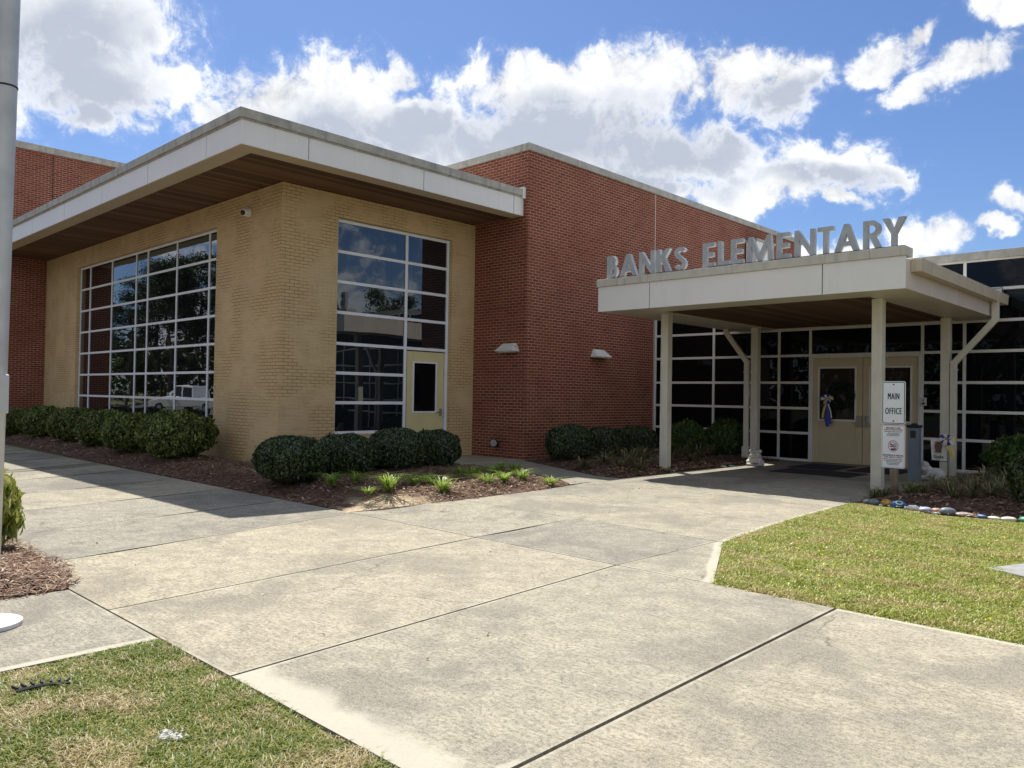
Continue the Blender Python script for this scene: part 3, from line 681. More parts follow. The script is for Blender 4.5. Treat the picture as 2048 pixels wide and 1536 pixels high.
for (a, b, g0, g1, hx, lab) in ((-7.725, -6.60, -7.59, -6.75, -6.66, 'tan door with a wreath hanging on its window'), (-6.59, -5.435, -6.44, -5.575, -6.49, 'tan door behind the front right canopy column')):
    d = MB(); y0, y1 = YG-.005, YG+.05
    d.box(a, g0, y0, y1, .012, 2.425).box(g1, b, y0, y1, .012, 2.425).box(g0, g1, y0, y1, .012, 1.0).box(g0, g1, y0, y1, 2.21, 2.425)
    dr = d.build('door', 'door2', ge, .004, label=lab)
    q = MB()
    for x0, x1, c, e in ((g0-.02, g0+.02, .98, 2.23), (g1-.02, g1+.02, .98, 2.23), (g0+.02, g1-.02, .98, 1.02), (g0+.02, g1-.02, 2.19, 2.23)): q.box(x0, x1, y0-.015, y0+.01, c, e)
    q.build('vision_frame', 'mullion2', dr)
    MB().quad((g0, y0+.02, 1.0), (g1, y0+.02, 1.0), (g1, y0+.02, 2.21), (g0, y0+.02, 2.21)).build('door_glass', 'glassD', dr)
    q = MB(); q.box(hx-.045, hx-.03, y0-.05, y0, .86, 1.12).box(hx+.03, hx+.045, y0-.05, y0, .86, 1.12).box(hx-.03, hx+.03, y0-.045, y0-.0, 1.105, 1.12).box(hx-.03, hx+.03, y0-.045, y0, .86, .875)
    s_ = -1 if hx < -6.6 else 1
    q.box(min(hx, hx+s_*.12), max(hx, hx+s_*.12), y0-.06, y0-.045, .925, .945)
    q.build('handle', 'steel', dr, .003)
t = empty('door_intercom', (-5.32, YG-.022, 1.45), 'grey steel intercom plate on the frame right of the double doors', 'intercom')
MB().box(-5.385, -5.255, YG-.06, YG-.022, 1.365, 1.545).build('plate', 'steel', t, .006)
MB().tube([(-5.32, YG-.06, 1.49), (-5.32, YG-.066, 1.49)], .018, 10).build('button', 'black', t)
MB().box(-5.345, -5.295, YG-.063, YG-.06, 1.39, 1.44).build('speaker', 'black', t)
t = empty('rooftop_unit', (-11.6, 24.0, 4.4), 'pale metal rooftop box seen behind the raised letters', 'rooftop unit')
MB().box(-12.12, -11.75, 23.4, 24.6, 4.4, 6.5).build('cabinet', 'fascia', t, .01)
MB().box(-12.13, -11.70, 23.35, 24.65, 6.5, 6.56).build('cap', 'coping', t, .005)
t = empty('round_duct', (-3.95, 18.0, 3.6), 'short shiny round duct against the glass above the right gutter', 'duct')
MB().tube([(-4.5, 18.17, 3.68), (-3.86, 18.17, 3.68)], .085, 18).build('pipe', 'steel', t, smooth=False)
MB().tube([(-3.88, 18.17, 3.68), (-3.85, 18.17, 3.68)], .095, 18).build('collar', 'steel', t)

# ------------------------------------------------------------------ entrance canopy
ec = empty('entrance_canopy', (-6.77, 15.3, 0), 'cream entrance canopy with white fascia on square columns', 'canopy')
CX0, CX1, CY0, CY1 = -9.64, -3.905, 12.5, 18.2
ro = MB().box(CX0+.03, CX1-.03, CY0+.03, CY1, 3.16, 3.60).build('roof', 'roofing', ec)
s = MB(); jx = [CX0, -8.433, -5.153, CX1]
for k, (a, b) in enumerate(zip(jx[:-1], jx[1:])): s.box(a+(.008 if k else 0), b-(.008 if k < 2 else 0), CY0, CY0+.028, 3.137, 3.625)
s.build('front_fascia', 'fascia', ro)
MB().box(CX0+.04, CX1-.04, CY0+.03, CY0+.045, 3.17, 3.62).build('fascia_backing', 'dark', ro)
s = MB(); s.box(CX1-.028, CX1, CY0+.03, 13.66, 3.137, 3.58).box(CX1-.028, CX1, 13.675, CY1, 3.137, 3.58); s.build('side_fascia', 'pinkfascia', ro)
MB().box(CX0, CX0+.028, CY0+.03, CY1, 3.137, 3.6).build('side_fascia', 'pinkfascia', ro)
s = MB(); b0 = 3.137
s.box(CX0+.03, CX1-.03, CY0+.03, 13.22, b0, b0+.02).box(CX0+.03, -8.62, 13.22, CY1, b0, b0+.02).box(-4.68, CX1-.03, 13.22, CY1, b0, b0+.02).box(-8.62, -4.68, 18.15, CY1, b0, b0+.02)
s.build('soffit_trim', 'column', ro)
MB().box(-8.62, -4.68, 13.22, 18.15, b0+.02, b0+.06).build('wood_soffit', 'soffit', ro)
s = MB(); jx = [CX0-.03, -9.153, -8.458, -4.423, CX1+.012]
for a, b in zip(jx[:-1], jx[1:]): s.box(a+.002, b-.002, CY0-.03, CY0+.3, 3.628, 3.772)
s.build('coping', 'coping2', ro, .006)
g = MB(); g.prism([(CX1+.004, 3.405), (CX1+.15, 3.405), (CX1+.165, 3.60), (CX1+.145, 3.60), (CX1+.145, 3.59), (CX1+.004, 3.59)], 5.45, 'y', 12.72)
g.build('gutter', 'gutter', ro, .004)
for (x, y) in ((-8.745, 13.595), (-4.658, 13.595), (-8.74, 17.41), (-4.665, 17.41)):
    c = MB(); c.box(x-.084, x+.084, y-.084, y+.084, -.06, b0)
    co = c.build('column', 'column', ec, .008)
    MB().box(x-.088, x+.088, y-.088, y+.088, 3.085, 3.11).build('cap_band', 'column', co, .003)
for pts, boot in (([(-3.81, 17.42, 3.405), (-3.81, 17.42, 3.06), (-4.51, 17.35, 2.22), (-4.51, 17.35, .02)], None), ([(-9.52, 17.42, 3.137), (-9.52, 17.42, 3.06), (-8.93, 17.35, 2.33), (-8.93, 17.35, .02)], 1)):
    d = MB()
    for a, b in zip(pts[:-1], pts[1:]):
        A, B = Vector(a), Vector(b); n = (B-A).normalized(); d.beam(A-n*.045, B+n*.045, .115, .085 if abs(n.z) > .99 else .084)
    do = d.build('downspout', 'column', ec, .006)
    MB().box(pts[2][0]-.066, pts[2][0]+.066, 17.30, 17.405, 2.08, 2.11).build('strap', 'column', do)
    if boot: MB().box(-9.015, -8.85, 17.29, 17.42, -.02, .34).build('boot', 'column', do, .006)

# raised letters on the canopy front
def arc(cx, cy, r, a0, a1, n=9, ry=None):
    return [(cx+r*math.cos(R(a0+(a1-a0)*k/n)), cy+(ry or r)*math.sin(R(a0+(a1-a0)*k/n))) for k in range(n+1)]
ST = .168
def letter(ch):
    """outline in a cap height of 1: returns list of (outer, [holes]), advance width"""
    if ch == 'E': w = .52; return [([(0, 0), (w, 0), (w, ST), (ST, ST), (ST, .41), (w*.9, .41), (w*.9, .59), (ST, .59), (ST, 1-ST), (w, 1-ST), (w, 1), (0, 1)], [])], w
    if ch == 'L': w = .50; return [([(0, 0), (w, 0), (w, ST), (ST, ST), (ST, 1), (0, 1)], [])], w
    if ch == 'T': w = .58; c = w/2; return [([(c-ST/2, 0), (c+ST/2, 0), (c+ST/2, 1-ST), (w, 1-ST), (w, 1), (0, 1), (0, 1-ST), (c-ST/2, 1-ST)], [])], w
    if ch == 'N': w = .76; return [([(0, 0), (ST, 0), (ST, .66), (w-ST, 0), (w, 0), (w, 1), (w-ST, 1), (w-ST, .34), (ST, 1), (0, 1)], [])], w
    if ch == 'M': w = 1.0; return [([(0, 0), (ST, 0), (ST+.02, .62), (.44, 0), (.56, 0), (w-ST-.02, .62), (w-ST, 0), (w, 0), (w-.07, 1), (w-.2, 1), (.5, .3), (.2, 1), (.07, 1)], [])], w
    if ch == 'A': w = .88; return [([(0, 0), (.2, 0), (.285, .2), (.595, .2), (.68, 0), (w, 0), (.53, 1), (.35, 1)], [[(.35, .36), (.53, .36), (.44, .66)]])], w
    if ch == 'K': w = .68; return [([(0, 0), (ST, 0), (ST, .36), (.28, .46), (.44, 0), (w, 0), (.41, .6), (.66, 1), (.43, 1), (ST, .62), (ST, 1), (0, 1)], [])], w
    if ch == 'Y': w = .74; c = w/2; return [([(c-ST/2, 0), (c+ST/2, 0), (c+ST/2, .42), (w, 1), (w-.22, 1), (c, .6), (.22, 1), (0, 1), (c-ST/2, .42)], [])], w
    if ch == 'B':
        w = .58; o = [(0, 0)]+arc(.3, .28, .28, -90, 75, 9)+arc(.27, .755, .245, -55, 90, 9)+[(0, 1)]
        return [(o, [[(ST, .165), (.3, .165)]+arc(.3, .285, .12, -90, 90, 6)[1:-1]+[(.3, .405), (ST, .405)], [(ST, .6), (.27, .6)]+arc(.27, .72, .11, -90, 90, 6)[1:-1]+[(.27, .835), (ST, .835)]])], w
    if ch == 'R':
        w = .62; o = [(0, 0), (ST, 0), (ST, .38), (.25, .38), (.42, 0), (w+.02, 0), (.43, .41)]+arc(.31, .69, .29, -50, 90, 10, .31)+[(0, 1)]
        return [(o, [[(ST, .54), (.31, .54)]+arc(.31, .685, .13, -90, 90, 6)[1:-1]+[(.31, .83), (ST, .83)]])], w
    if ch == 'S':
        w = .56; C = arc(.29, .735, .19, 25, 200, 10, .175)+[(.17, .6), (.29, .5), (.41, .40)]+arc(.28, .27, .19, 15, -160, 10, .18)
        h = ST/2*.98; Lf, Rt = [], []
        for k, p in enumerate(C):
            a, b = C[max(k-1, 0)], C[min(k+1, len(C)-1)]; d = Vector((b[0]-a[0], b[1]-a[1])).normalized(); n = Vector((-d.y, d.x))
            Lf.append((p[0]+n.x*h, p[1]+n.y*h)); Rt.append((p[0]-n.x*h, p[1]-n.y*h))
        return [(Lf+Rt[::-1], [])], w
def letter_mesh(ch, H, depth, width=None):
    L, w = letter(ch); sx = (width/w if width else H)
    c = bpy.data.curves.new('l', 'CURVE'); c.dimensions = '2D'; c.fill_mode = 'BOTH'; c.extrude = depth/2
    for o, holes in L:
        for P in [o]+holes:
            sp = c.splines.new('POLY'); sp.points.add(len(P)-1); sp.use_cyclic_u = True
            for q, (x, y) in zip(sp.points, P): q.co = (x*sx, y*H, 0, 1)
    ob = bpy.data.objects.new('l', c); COL.objects.link(ob); dg = bpy.context.evaluated_depsgraph_get(); dg.update()
    me = bpy.data.meshes.new_from_object(ob.evaluated_get(dg)); V = [(v.co.x, -v.co.z, v.co.y) for v in me.vertices]; F = [tuple(p.vertices) for p in me.polygons]
    bpy.data.objects.remove(ob); bpy.data.meshes.remove(me); bpy.data.curves.remove(c); return V, F
sl = empty('raised_lettering', (-6.7, 12.6, 3.775), 'raised grey metal letters reading BANKS ELEMENTARY along the canopy front edge', 'sign')
LX = [('B', -9.481, -9.24), ('A', -9.173, -8.775), ('N', -8.719, -8.385), ('K', -8.325, -8.02), ('S', -7.945, -7.69), ('E', -7.348, -7.12), ('L', -7.046, -6.82), ('E', -6.794, -6.565), ('M', -6.494, -6.03), ('E', -5.958, -5.73), ('N', -5.648, -5.31), ('T', -5.263, -5.01), ('A', -4.993, -4.615), ('R', -4.549, -4.285), ('Y', -4.265, -3.93)]
for ch, x0, x1 in LX:
    V, F = letter_mesh(ch, .43, .085, x1-x0); m = MB().add([(x+x0, y+12.6, z+3.80) for x, y, z in V], F)
    m.build('letter', 'lettermetal', sl, .004)
MB().box(-9.47, -3.95, 12.585, 12.615, 3.772, 3.801).build('mounting_rail', 'dark', sl)

# ------------------------------------------------------------------ sign post, pedestal, flag, bulldogs, mats
PX, PY = -4.04, 12.5
sp = empty('sign_post', (PX, PY, 0), 'weathered timber post carrying a main office sign and a tobacco-free school sign', 'sign')
q = MB().box(PX-.05, PX+.05, PY-.05, PY+.05, -.05, 1.66).build('post', 'post', sp, .006)
def rrect(w, h, r, n=5):
    P = []
    for cx, cy, a in ((w/2-r, h/2-r, 0), (-w/2+r, h/2-r, 90), (-w/2+r, -h/2+r, 180), (w/2-r, -h/2+r, 270)): P += arc(cx, cy, r, a, a+90, n)
    return P
def ring(mb, W, H, r, t, cx, cz, y):
    A = rrect(W, H, r); B = rrect(W-2*t, H-2*t, max(r-t, .002)); n = len(A); i = len(mb.v)
    mb.v += [(cx+a, y, cz+b) for a, b in A]+[(cx+a, y, cz+b) for a, b in B]
    mb.f += [(i+k, i+(k+1) % n, i+n+(k+1) % n, i+n+k) for k in range(n)]
def ptext(mb, txt, cx, cz, width, height, y, bold=0):
    V, F = text_mesh(txt, 1.0); V = np.array(V); lo, hi = V.min(0), V.max(0); s = width/(hi[0]-lo[0]); sz = height/(hi[1]-lo[1])
    for dx in ([0] if not bold else [-bold, 0, bold]):
        mb.add([(cx+(a-(lo[0]+hi[0])/2)*s+dx, y-abs(dx)*.05-(0.0002 if dx > 0 else 0), cz+(b-(lo[1]+hi[1])/2)*sz) for a, b, _ in V], F)
ys = PY-.055
def panel(cz, h, name_label):
    m = MB(); P = rrect(.335, h, .028); n = len(P); i = 0
    m.prism([(PX+a, cz+b) for a, b in P], .004, 'y', ys-.004)
    return m.build('sign_panel', 'signwhite', sp, label=name_label)
p1 = panel(1.428, .64, 'white panel with black border reading MAIN OFFICE'); yf_ = ys-.0055
m = MB(); ring(m, .315, .62, .022, .010, PX, 1.428, yf_)
ptext(m, 'MAIN', PX, 1.525, .158, .092, yf_, .003); ptext(m, 'OFFICE', PX, 1.305, .228, .094, yf_, .003); m.build('lettering', 'ink', p1)
for bz in (1.70, 1.157): MB().tube([(PX, ys-.004, bz), (PX, ys-.01, bz)], .011, 10).build('bolt', 'dark', p1)
p2 = panel(.775, .64, 'white no-smoking panel with English and Spanish text')
m = MB(); ptext(m, 'WELCOME TO OUR', PX, 1.05, .20, .022, yf_, .0012); ptext(m, 'BIENVENIDOS A NUESTRA', PX, .645, .285, .021, yf_, .0012)
for cz, ww in ((.996, .25), (.974, .15), (.955, .19), (.937, .17), (.586, .28), (.565, .255), (.545, .2), (.525, .19), (.505, .15)):
    x = PX-ww/2; rr = random.Random(int(cz*1000))
    while x < PX+ww/2:
        l = rr.uniform(.008, .03); m.quad((x, yf_, cz-.0042), (min(x+l, PX+ww/2), yf_, cz-.0042), (min(x+l, PX+ww/2), yf_, cz+.0042), (x, yf_, cz+.0042)); x += l+.005
# prohibition sign: cigarettes and smoke in black
for zc, w2 in ((.80, .10), (.775, .10)): m.quad((PX-w2/2, yf_, zc-.007), (PX+w2/2-.03, yf_, zc-.007), (PX+w2/2-.03, yf_, zc+.007), (PX-w2/2, yf_, zc+.007)); m.quad((PX+w2/2-.026, yf_, zc-.007), (PX+w2/2, yf_, zc-.007), (PX+w2/2, yf_, zc+.007), (PX+w2/2-.026, yf_, zc+.007))
m.add([(PX+a, yf_, .735+b) for a, b in rrect(.065, .026, .008)], [tuple(range(24))])
for k in range(6):
    a = k/5*.05; b = (k+1)/5*.05; m.quad((PX+.045-a, yf_, .815+a*.35+.004*math.sin(k*1.6)), (PX+.045-b, yf_, .815+b*.35+.004*math.sin((k+1)*1.6)), (PX+.045-b, yf_, .823+b*.35+.004*math.sin((k+1)*1.6)), (PX+.045-a, yf_, .822+a*.35+.004*math.sin(k*1.6)))
m.build('black_print', 'ink', p2)
m = MB(); ring(m, .315, .62, .022, .004, PX, .775, yf_); ptext(m, 'TOBACCO-FREE SCHOOL', PX, 1.024, .27, .022, yf_, .0012); ptext(m, 'ZONA LIBRE DE TABACO', PX, .617, .265, .022, yf_, .0012); m.build('red_print', 'redink', p2)
m = MB(); n = 28; rA, rB = .074, .066; i = 0; yy = yf_-.0012
m.v += [(PX+rA*math.cos(2*math.pi*k/n), yy, .785+rA*1.1*math.sin(2*math.pi*k/n)) for k in range(n)]+[(PX+rB*math.cos(2*math.pi*k/n), yy, .785+rB*1.1*math.sin(2*math.pi*k/n)) for k in range(n)]
m.f += [(k, (k+1) % n, n+(k+1) % n, n+k) for k in range(n)]
m.quad((PX-.05, yy, .833), (PX+.045, yy, .728), (PX+.051, yy, .735), (PX-.044, yy, .841)); m.build('prohibition_ring', 'redink', p2)

t = empty('pedestal_box', (-4.62, 15.35, 0), 'slim blue-grey metal pedestal with black top standing behind the sign post', 'pedestal')
MB().box(-4.71, -4.53, 15.26, 15.44, -.02, .98).build('body', 'bollard', t, .01)
MB().box(-4.725, -4.515, 15.245, 15.455, .98, 1.03).ball((-4.62, 15.35, 1.035), (.06, .06, .03), 12, 6).build('top_cap', 'black', t, .01)
MB().box(-4.665, -4.575, 15.252, 15.262, .80, .93).build('screen', 'lens', t, .004)

fs = empty('garden_flag', (-4.12, 15.0, 0), 'small cream garden flag on a thin black stand beside the right stone bulldog', 'flag')
q = MB(); q.tube([(-3.98, 15.0, 0), (-3.98, 15.0, .84)], .007, 6).tube([(-3.975, 15.0, .835), (-4.28, 15.0, .835)], .006, 6).tube([(-3.975, 15.0, .43), (-4.25, 15.0, .43)], .006, 6); q.build('stand', 'black', fs)
c = MB(); n = 8
for k in range(n+1):
    u = k/n; yv = 15.0+.012*math.sin(u*7); c.v += [(-4.255+.25*u, yv, .825), (-4.235+.225*u, yv+.01, .44)]
c.f = [(2*k, 2*k+1, 2*k+3, 2*k+2) for k in range(n)]
cl = c.build('cloth', 'flag', fs)
sm = cl.modifiers.new('thickness', 'SOLIDIFY'); sm.thickness = .003
c = MB(); c.add([(-4.125+a, 14.978, .665+b) for a, b in ((-.05, -.085), (.05, -.085), (.045, -.05), (.06, .0), (.06, .05), (.045, .07), (.06, .1), (-.06, .1), (-.045, .07), (-.06, .05), (-.06, 0), (-.045, -.05))], [tuple(range(12))]).build('emblem', 'brownink', cl)
c = MB(); ptext(c, 'Banks', -4.12, .51, .15, .062, 14.976, .0015); c.build('lettering', 'ink', cl)

def bow(name, base, label, tails, s=1.0, parent=None):
    """ribbon bow: loops plus hanging tails; built from folded strips"""
    t = parent or empty(name, base, label, 'ribbon bow'); bx, by, bz = base; rg = random.Random(len(label or 'x'))
    for mat, cnt, ph in (('blue', 5, 0), ('ivory', 5, .6), ('yellow', 3, .2)):
        m = MB()
        for k in range(cnt):
            a = ph+2*math.pi*k/cnt; L = s*rg.uniform(.07, .12); d = Vector((math.cos(a), -.35, math.sin(a)*.8)); n = Vector((-math.sin(a), 0, math.cos(a)))*.022*s
            P = [Vector(base)+d*(L*q)+Vector((0, -.03*math.sin(q*math.pi)*s, .02*math.sin(q*3)*s)) for q in (0, .35, .75, 1.0, .6)]
            for A, B in zip(P[:-1], P[1:]): m.quad(A-n, B-n*1.3, B+n*1.3, A+n)
        if mat in tails:
            for (dx, l, ww) in tails[mat]:
                P = [Vector((bx+dx*q+.012*math.sin(q*6+dx*40), by-.012-.03*q*(1-q)-abs(dx)*.1, bz-l*q)) for q in np.linspace(0, 1, 7)]
                for A, B in zip(P[:-1], P[1:]): m.quad(A-Vector((ww, 0, 0)), B-Vector((ww, 0, 0)), B+Vector((ww, .012, 0)), A+Vector((ww, .012, 0)))
        m.build('ribbon', mat, t, label={'blue': 'royal blue ribbon', 'ivory': 'ivory ribbon', 'yellow': 'gold ribbon'}[mat])
    return t
bow('ribbon_bow', (-3.975, 14.97, .80), 'blue, white and gold ribbon bow tied to the top of the garden flag stand', {'yellow': [(.07, .30, .025), (.1, .27, .018)]}, 1.15)
wr = empty('door_wreath', (-7.06, YG-.06, 1.57), 'dark green wreath with blue and gold bow on the left door window', 'wreath')
n = 2600; a = RNG.uniform(0, 2*np.pi, n); b = RNG.uniform(0, 2*np.pi, n); rr = .085*np.sqrt(RNG.uniform(.3, 1, n))
P = np.stack([(.235+rr*np.cos(b))*np.cos(a), rr*np.sin(b)*.8, (.235+rr*np.cos(b))*np.sin(a)], 1); N = np.stack([np.cos(b)*np.cos(a), np.sin(b), np.cos(b)*np.sin(a)], 1)
V, F = leaves(P, N, .045, .3, .7)
raw_mesh('greenery', V, F, leaf_mat('wreath_greenery', [(0, (.008, .022, .010)), (1, (.03, .065, .028))], .5, .1), wr)
bow('x', (-7.33, YG-.13, 1.47), None, {'blue': [(0, .62, .042), (.05, .56, .035), (-.03, .5, .03)], 'yellow': [(-.12, .42, .025)], 'ivory': [(.10, .42, .010)]}, 1.35, wr)

def bulldog(loc, rz, lying, label):
    t = empty('stone_bulldog', loc, label, 'statue', 'stone bulldogs flanking the entrance'); t.rotation_euler.z = rz; t.scale = (1.08, 1.3, 1.0) if not lying else (1, 1, 1)
    m = MB()   # faces +x locally
    if not lying:
        m.ball((-.045, 0, .115), (.115, .115, .115), 16, 10).ball((.02, 0, .17), (.095, .10, .12), 16, 10).ball((.05, 0, .12), (.07, .095, .10), 14, 8)
        for s_ in (-1, 1):
            m.ball((-.02, s_*.10, .06), (.09, .05, .062), 12, 8).ball((.06, s_*.115, .022), (.05, .032, .024), 10, 6)
            m.tube([(.06, s_*.065, .19), (.085, s_*.072, .1), (.09, s_*.07, .03)], [.042, .034, .032], 10).ball((.105, s_*.07, .022), (.045, .034, .024), 10, 6)
        hx, hz = .07, .275
    else:
        m.ball((-.10, 0, .10), (.15, .10, .095), 16, 10).ball((.03, 0, .13), (.09, .10, .11), 14, 9)
        for s_ in (-1, 1):
            m.ball((-.16, s_*.09, .06), (.09, .045, .06), 12, 8).ball((-.1, s_*.11, .022), (.06, .03, .024), 10, 6)
            m.tube([(.03, s_*.075, .12), (.07, s_*.08, .05), (.13, s_*.08, .026)], [.045, .034, .028], 10).ball((.14, s_*.08, .022), (.045, .032, .024), 10, 6)
        hx, hz = .09, .245
    m.ball((hx, 0, hz), (.08, .094, .07), 16, 10).ball((hx+.055, 0, hz-.022), (.048, .058, .034), 14, 8)       # skull, muzzle
    for s_ in (-1, 1):
        m.ball((hx+.058, s_*.048, hz-.055), (.044, .034, .046), 12, 8).ball((hx+.02, s_*.07, hz-.07), (.045, .03, .04), 10, 6)                                          # jowls
        m.tube([(hx-.01, s_*.058, hz+.062), (hx+.022, s_*.084, hz+.045), (hx+.045, s_*.096, hz+.012)], [.018, .021, .008], 8)                                          # folded ears
        m.ball((hx+.062, s_*.04, hz+.026), (.022, .026, .013), 8, 6)                                             # brows
    m.ball((hx+.098, 0, hz-.01), (.016, .022, .014), 8, 6).ball((hx+.06, 0, hz-.082), (.038, .045, .02), 10, 6)  # nose, chin
    o = m.build('body', 'stone', t, smooth=True, local=True)
    q = o.modifiers.new('union', 'REMESH'); q.mode = 'VOXEL'; q.voxel_size = .0075; q.use_smooth_shade = True
    for s_ in (-1, 1): MB().ball((hx+.078, s_*.036, hz+.004), (.010, .011, .009), 8, 6).build('eye', 'cover', t, smooth=True, local=True)
    MB().ball((hx+.112, 0, hz-.008), (.008, .013, .008), 8, 6).build('nose', 'cover', t, smooth=True, local=True)
    MB().prism([(a*(.15 if not lying else .2)-.0, b*.145) for a, b in arc(0, 0, 1, 0, 345, 23)], .02, 'z', -.006).build('plinth', 'stone', t, local=True)
bulldog((-8.09, 16.15, .02), R(-62), False, 'pale stone bulldog sitting at the left canopy column in a patch of sun')
bulldog((-4.5, 15.85, .04), R(-160), True, 'grey stone bulldog lying in shade beside the garden flag')

for (a, b, c, d, lab) in ((-7.5, -6.5, 16.4, 17.75, 'dark entrance mat laid in front of the wreathed left door'), (-6.3, -5.3, 16.5, 17.85, 'dark entrance mat laid in front of the right door'), (-7.28, -5.7, 15.1, 16.15, 'dark entrance mat farthest from the doors, under the canopy')):
    o = MB().prism([(a+.02, c), (b-.02, c), (b, c+.02), (b, d-.02), (b-.02, d), (a+.02, d), (a, d-.02), (a, c+.02)], .012, 'z', .001).build('door_mat', 'matt', None, .004)
    props(o, lab, 'mat', 'dark mats at the entrance')

# painted stones along the right bed
def stone(x, y, dims, mat, label, seed, stripes=None):
    rg = np.random.default_rng(seed); m = MB().ball((0, 0, 0), 1.0, 16, 10); V = np.array(m.v)
    V *= (1+.10*np.sin(V[:, [0]]*2.3+seed)+.08*np.cos(V[:, [1]]*3.1+seed*1.7)); V = np.sign(V)*np.abs(V)**.9*np.array(dims)/2*.9; m.v = [tuple(v) for v in V]
    o = m.build('painted_stone', mat, None, smooth=True); o.location = (x, y, dims[2]*.36-.01); o.rotation_euler.z = R(rg.uniform(-25, 25))
    props(o, label, 'stone', 'painted stones edging the right bed'); return o
SM = lambda nm, c, v=.1, s=8: plain('stone_paint_'+nm, c, .5, 0, v, s)
sky_b, deep_b, gold_, grey_, pale_, peach_, brown_, cream_, green_, mint_ = SM('sky', (.30, .36, .46), .3), SM('deep', (.035, .11, .30), .4), SM('gold', (.42, .24, .045), .6, 22), SM('slate', (.15, .18, .20), .35, 16), SM('pale', (.46, .48, .49), .3), SM('peach', (.42, .21, .14)), SM('stone', (.36, .31, .27), .5, 25), SM('cream', (.62, .60, .50)), SM('green', (.05, .25, .13), .4), SM('mint', (.34, .55, .52))
for k, (x, y, dm, mt, lb) in enumerate([
    (-4.13, 11.62, (.10, .09, .07), pale_, 'small white stone at the left end of the painted stone row by the walk'),
    (-4.0, 11.55, (.19, .14, .10), grey_, 'slate blue-grey stone second from the walk in the painted row'),
    (-3.86, 11.42, (.075, .06, .05), pale_, 'tiny pale pebble between the slate stone and the gold stone'),
    (-3.82, 11.52, (.19, .14, .12), gold_, 'mottled gold and brown painted stone beneath the sign post'),
    (-3.64, 11.46, (.21, .16, .13), deep_b, 'deep blue painted stone with a pale ring'),
    (-3.43, 11.38, (.25, .16, .10), pale_, 'pale grey painted stone with dark stripes'),
    (-3.28, 11.33, (.18, .13, .09), sky_b, 'light blue painted stone beside the striped grey one'),
    (-3.15, 11.36, (.16, .11, .08), peach_, 'peach coloured stone behind a tiny mint pebble'),
    (-3.11, 11.20, (.07, .06, .04), mint_, 'tiny mint pebble in front of the peach stone'),
    (-2.99, 11.32, (.25, .17, .12), grey_, 'large slate grey stone in the middle of the painted row'),
    (-2.79, 11.30, (.24, .11, .07), brown_, 'speckled white and brown flat stone right of the large slate one'),
    (-2.60, 11.27, (.13, .10, .07), deep_b, 'small mid-blue painted stone near two cream ones'),
    (-2.47, 11.28, (.16, .11, .06), cream_, 'smaller cream flat stone beside the blue one'),
    (-2.32, 11.30, (.21, .12, .07), cream_, 'larger cream flat stone left of the green one'),
    (-2.13, 11.32, (.19, .12, .09), green_, 'bright green painted stone'),
    (-1.98, 11.36, (.10, .09, .07), peach_, 'small reddish stone right of the green one'),
    (-1.85, 11.38, (.24, .15, .09), sky_b, 'pale lilac stone at the right end of the row'),
    (-8.33, 15.55, (.15, .09, .05), mint_, 'flat mint stone on the bed edge beside the sitting bulldog'),
    (-8.37, 15.25, (.17, .10, .06), cream_, 'flat cream stone on the bed edge before the sitting bulldog')]):
    o = stone(x, y, dm, mt, lb, k)
    if 'ring' in lb:
        q = MB(); tt = np.linspace(0, 2*np.pi, 15); q.tube([(-.0+.04*math.cos(a), -.055+.02*math.sin(a), .035+.02*math.sin(a)) for a in tt], .009, 6, False); e_ = q.build('painted_ring', mint_, o, local=True)
    if 'stripes' in lb:
        q = MB()
        for dy in (-.025, .02): q.tube([(-.1, dy-.02, .022), (-.05, dy-.02, .043), (.02, dy-.02, .048), (.08, dy-.02, .034)], .006, 6)
        q.build('stripes', 'ink', o, local=True)

# flagpole at the left edge
fp = empty('flagpole', (-5.58, 1.27, 0), 'tall weathered aluminium flagpole on a round white base at the left edge', 'flagpole')
lean = .012
q = MB(); ang = math.atan2(RT.y, RT.x); dxl, dyl = math.cos(ang)*lean, math.sin(ang)*lean
q.tube([(-5.58+dxl*z, 1.27+dyl*z, z) for z in (0, 1.6, 3.0, 3.05, 6.0, 9.0)], [.066, .066, .064, .064, .056, .045], 28); q.build('shaft', 'pole', fp, smooth=True)
q = MB().tube([(-5.58, 1.27, .0), (-5.58, 1.27, .028)], .195, 40).tube([(-5.58, 1.27, .028), (-5.58, 1.27, .045)], [.19, .10], 40); q.build('base_collar', 'polebase', fp, .004)
q = MB(); q.prism([(-5.645+a, 1.22+b) for a, b in ((0, 0), (.125, .0), (.16, .05), (.125, .13), (0, .13))], .235, 'z', 1.285); bx_ = q.build('cleat_box', 'pole', fp, .005)
MB().tube([(-5.515, 1.215, 1.39), (-5.511, 1.20, 1.39)], .02, 12).build('lock', 'steel', bx_)
MB().tube([(-5.58+dxl*3.27, 1.27+dyl*3.27, 3.265), (-5.58+dxl*3.27, 1.27+dyl*3.27, 3.275)], .067, 28).build('joint_ring', 'dark', fp)

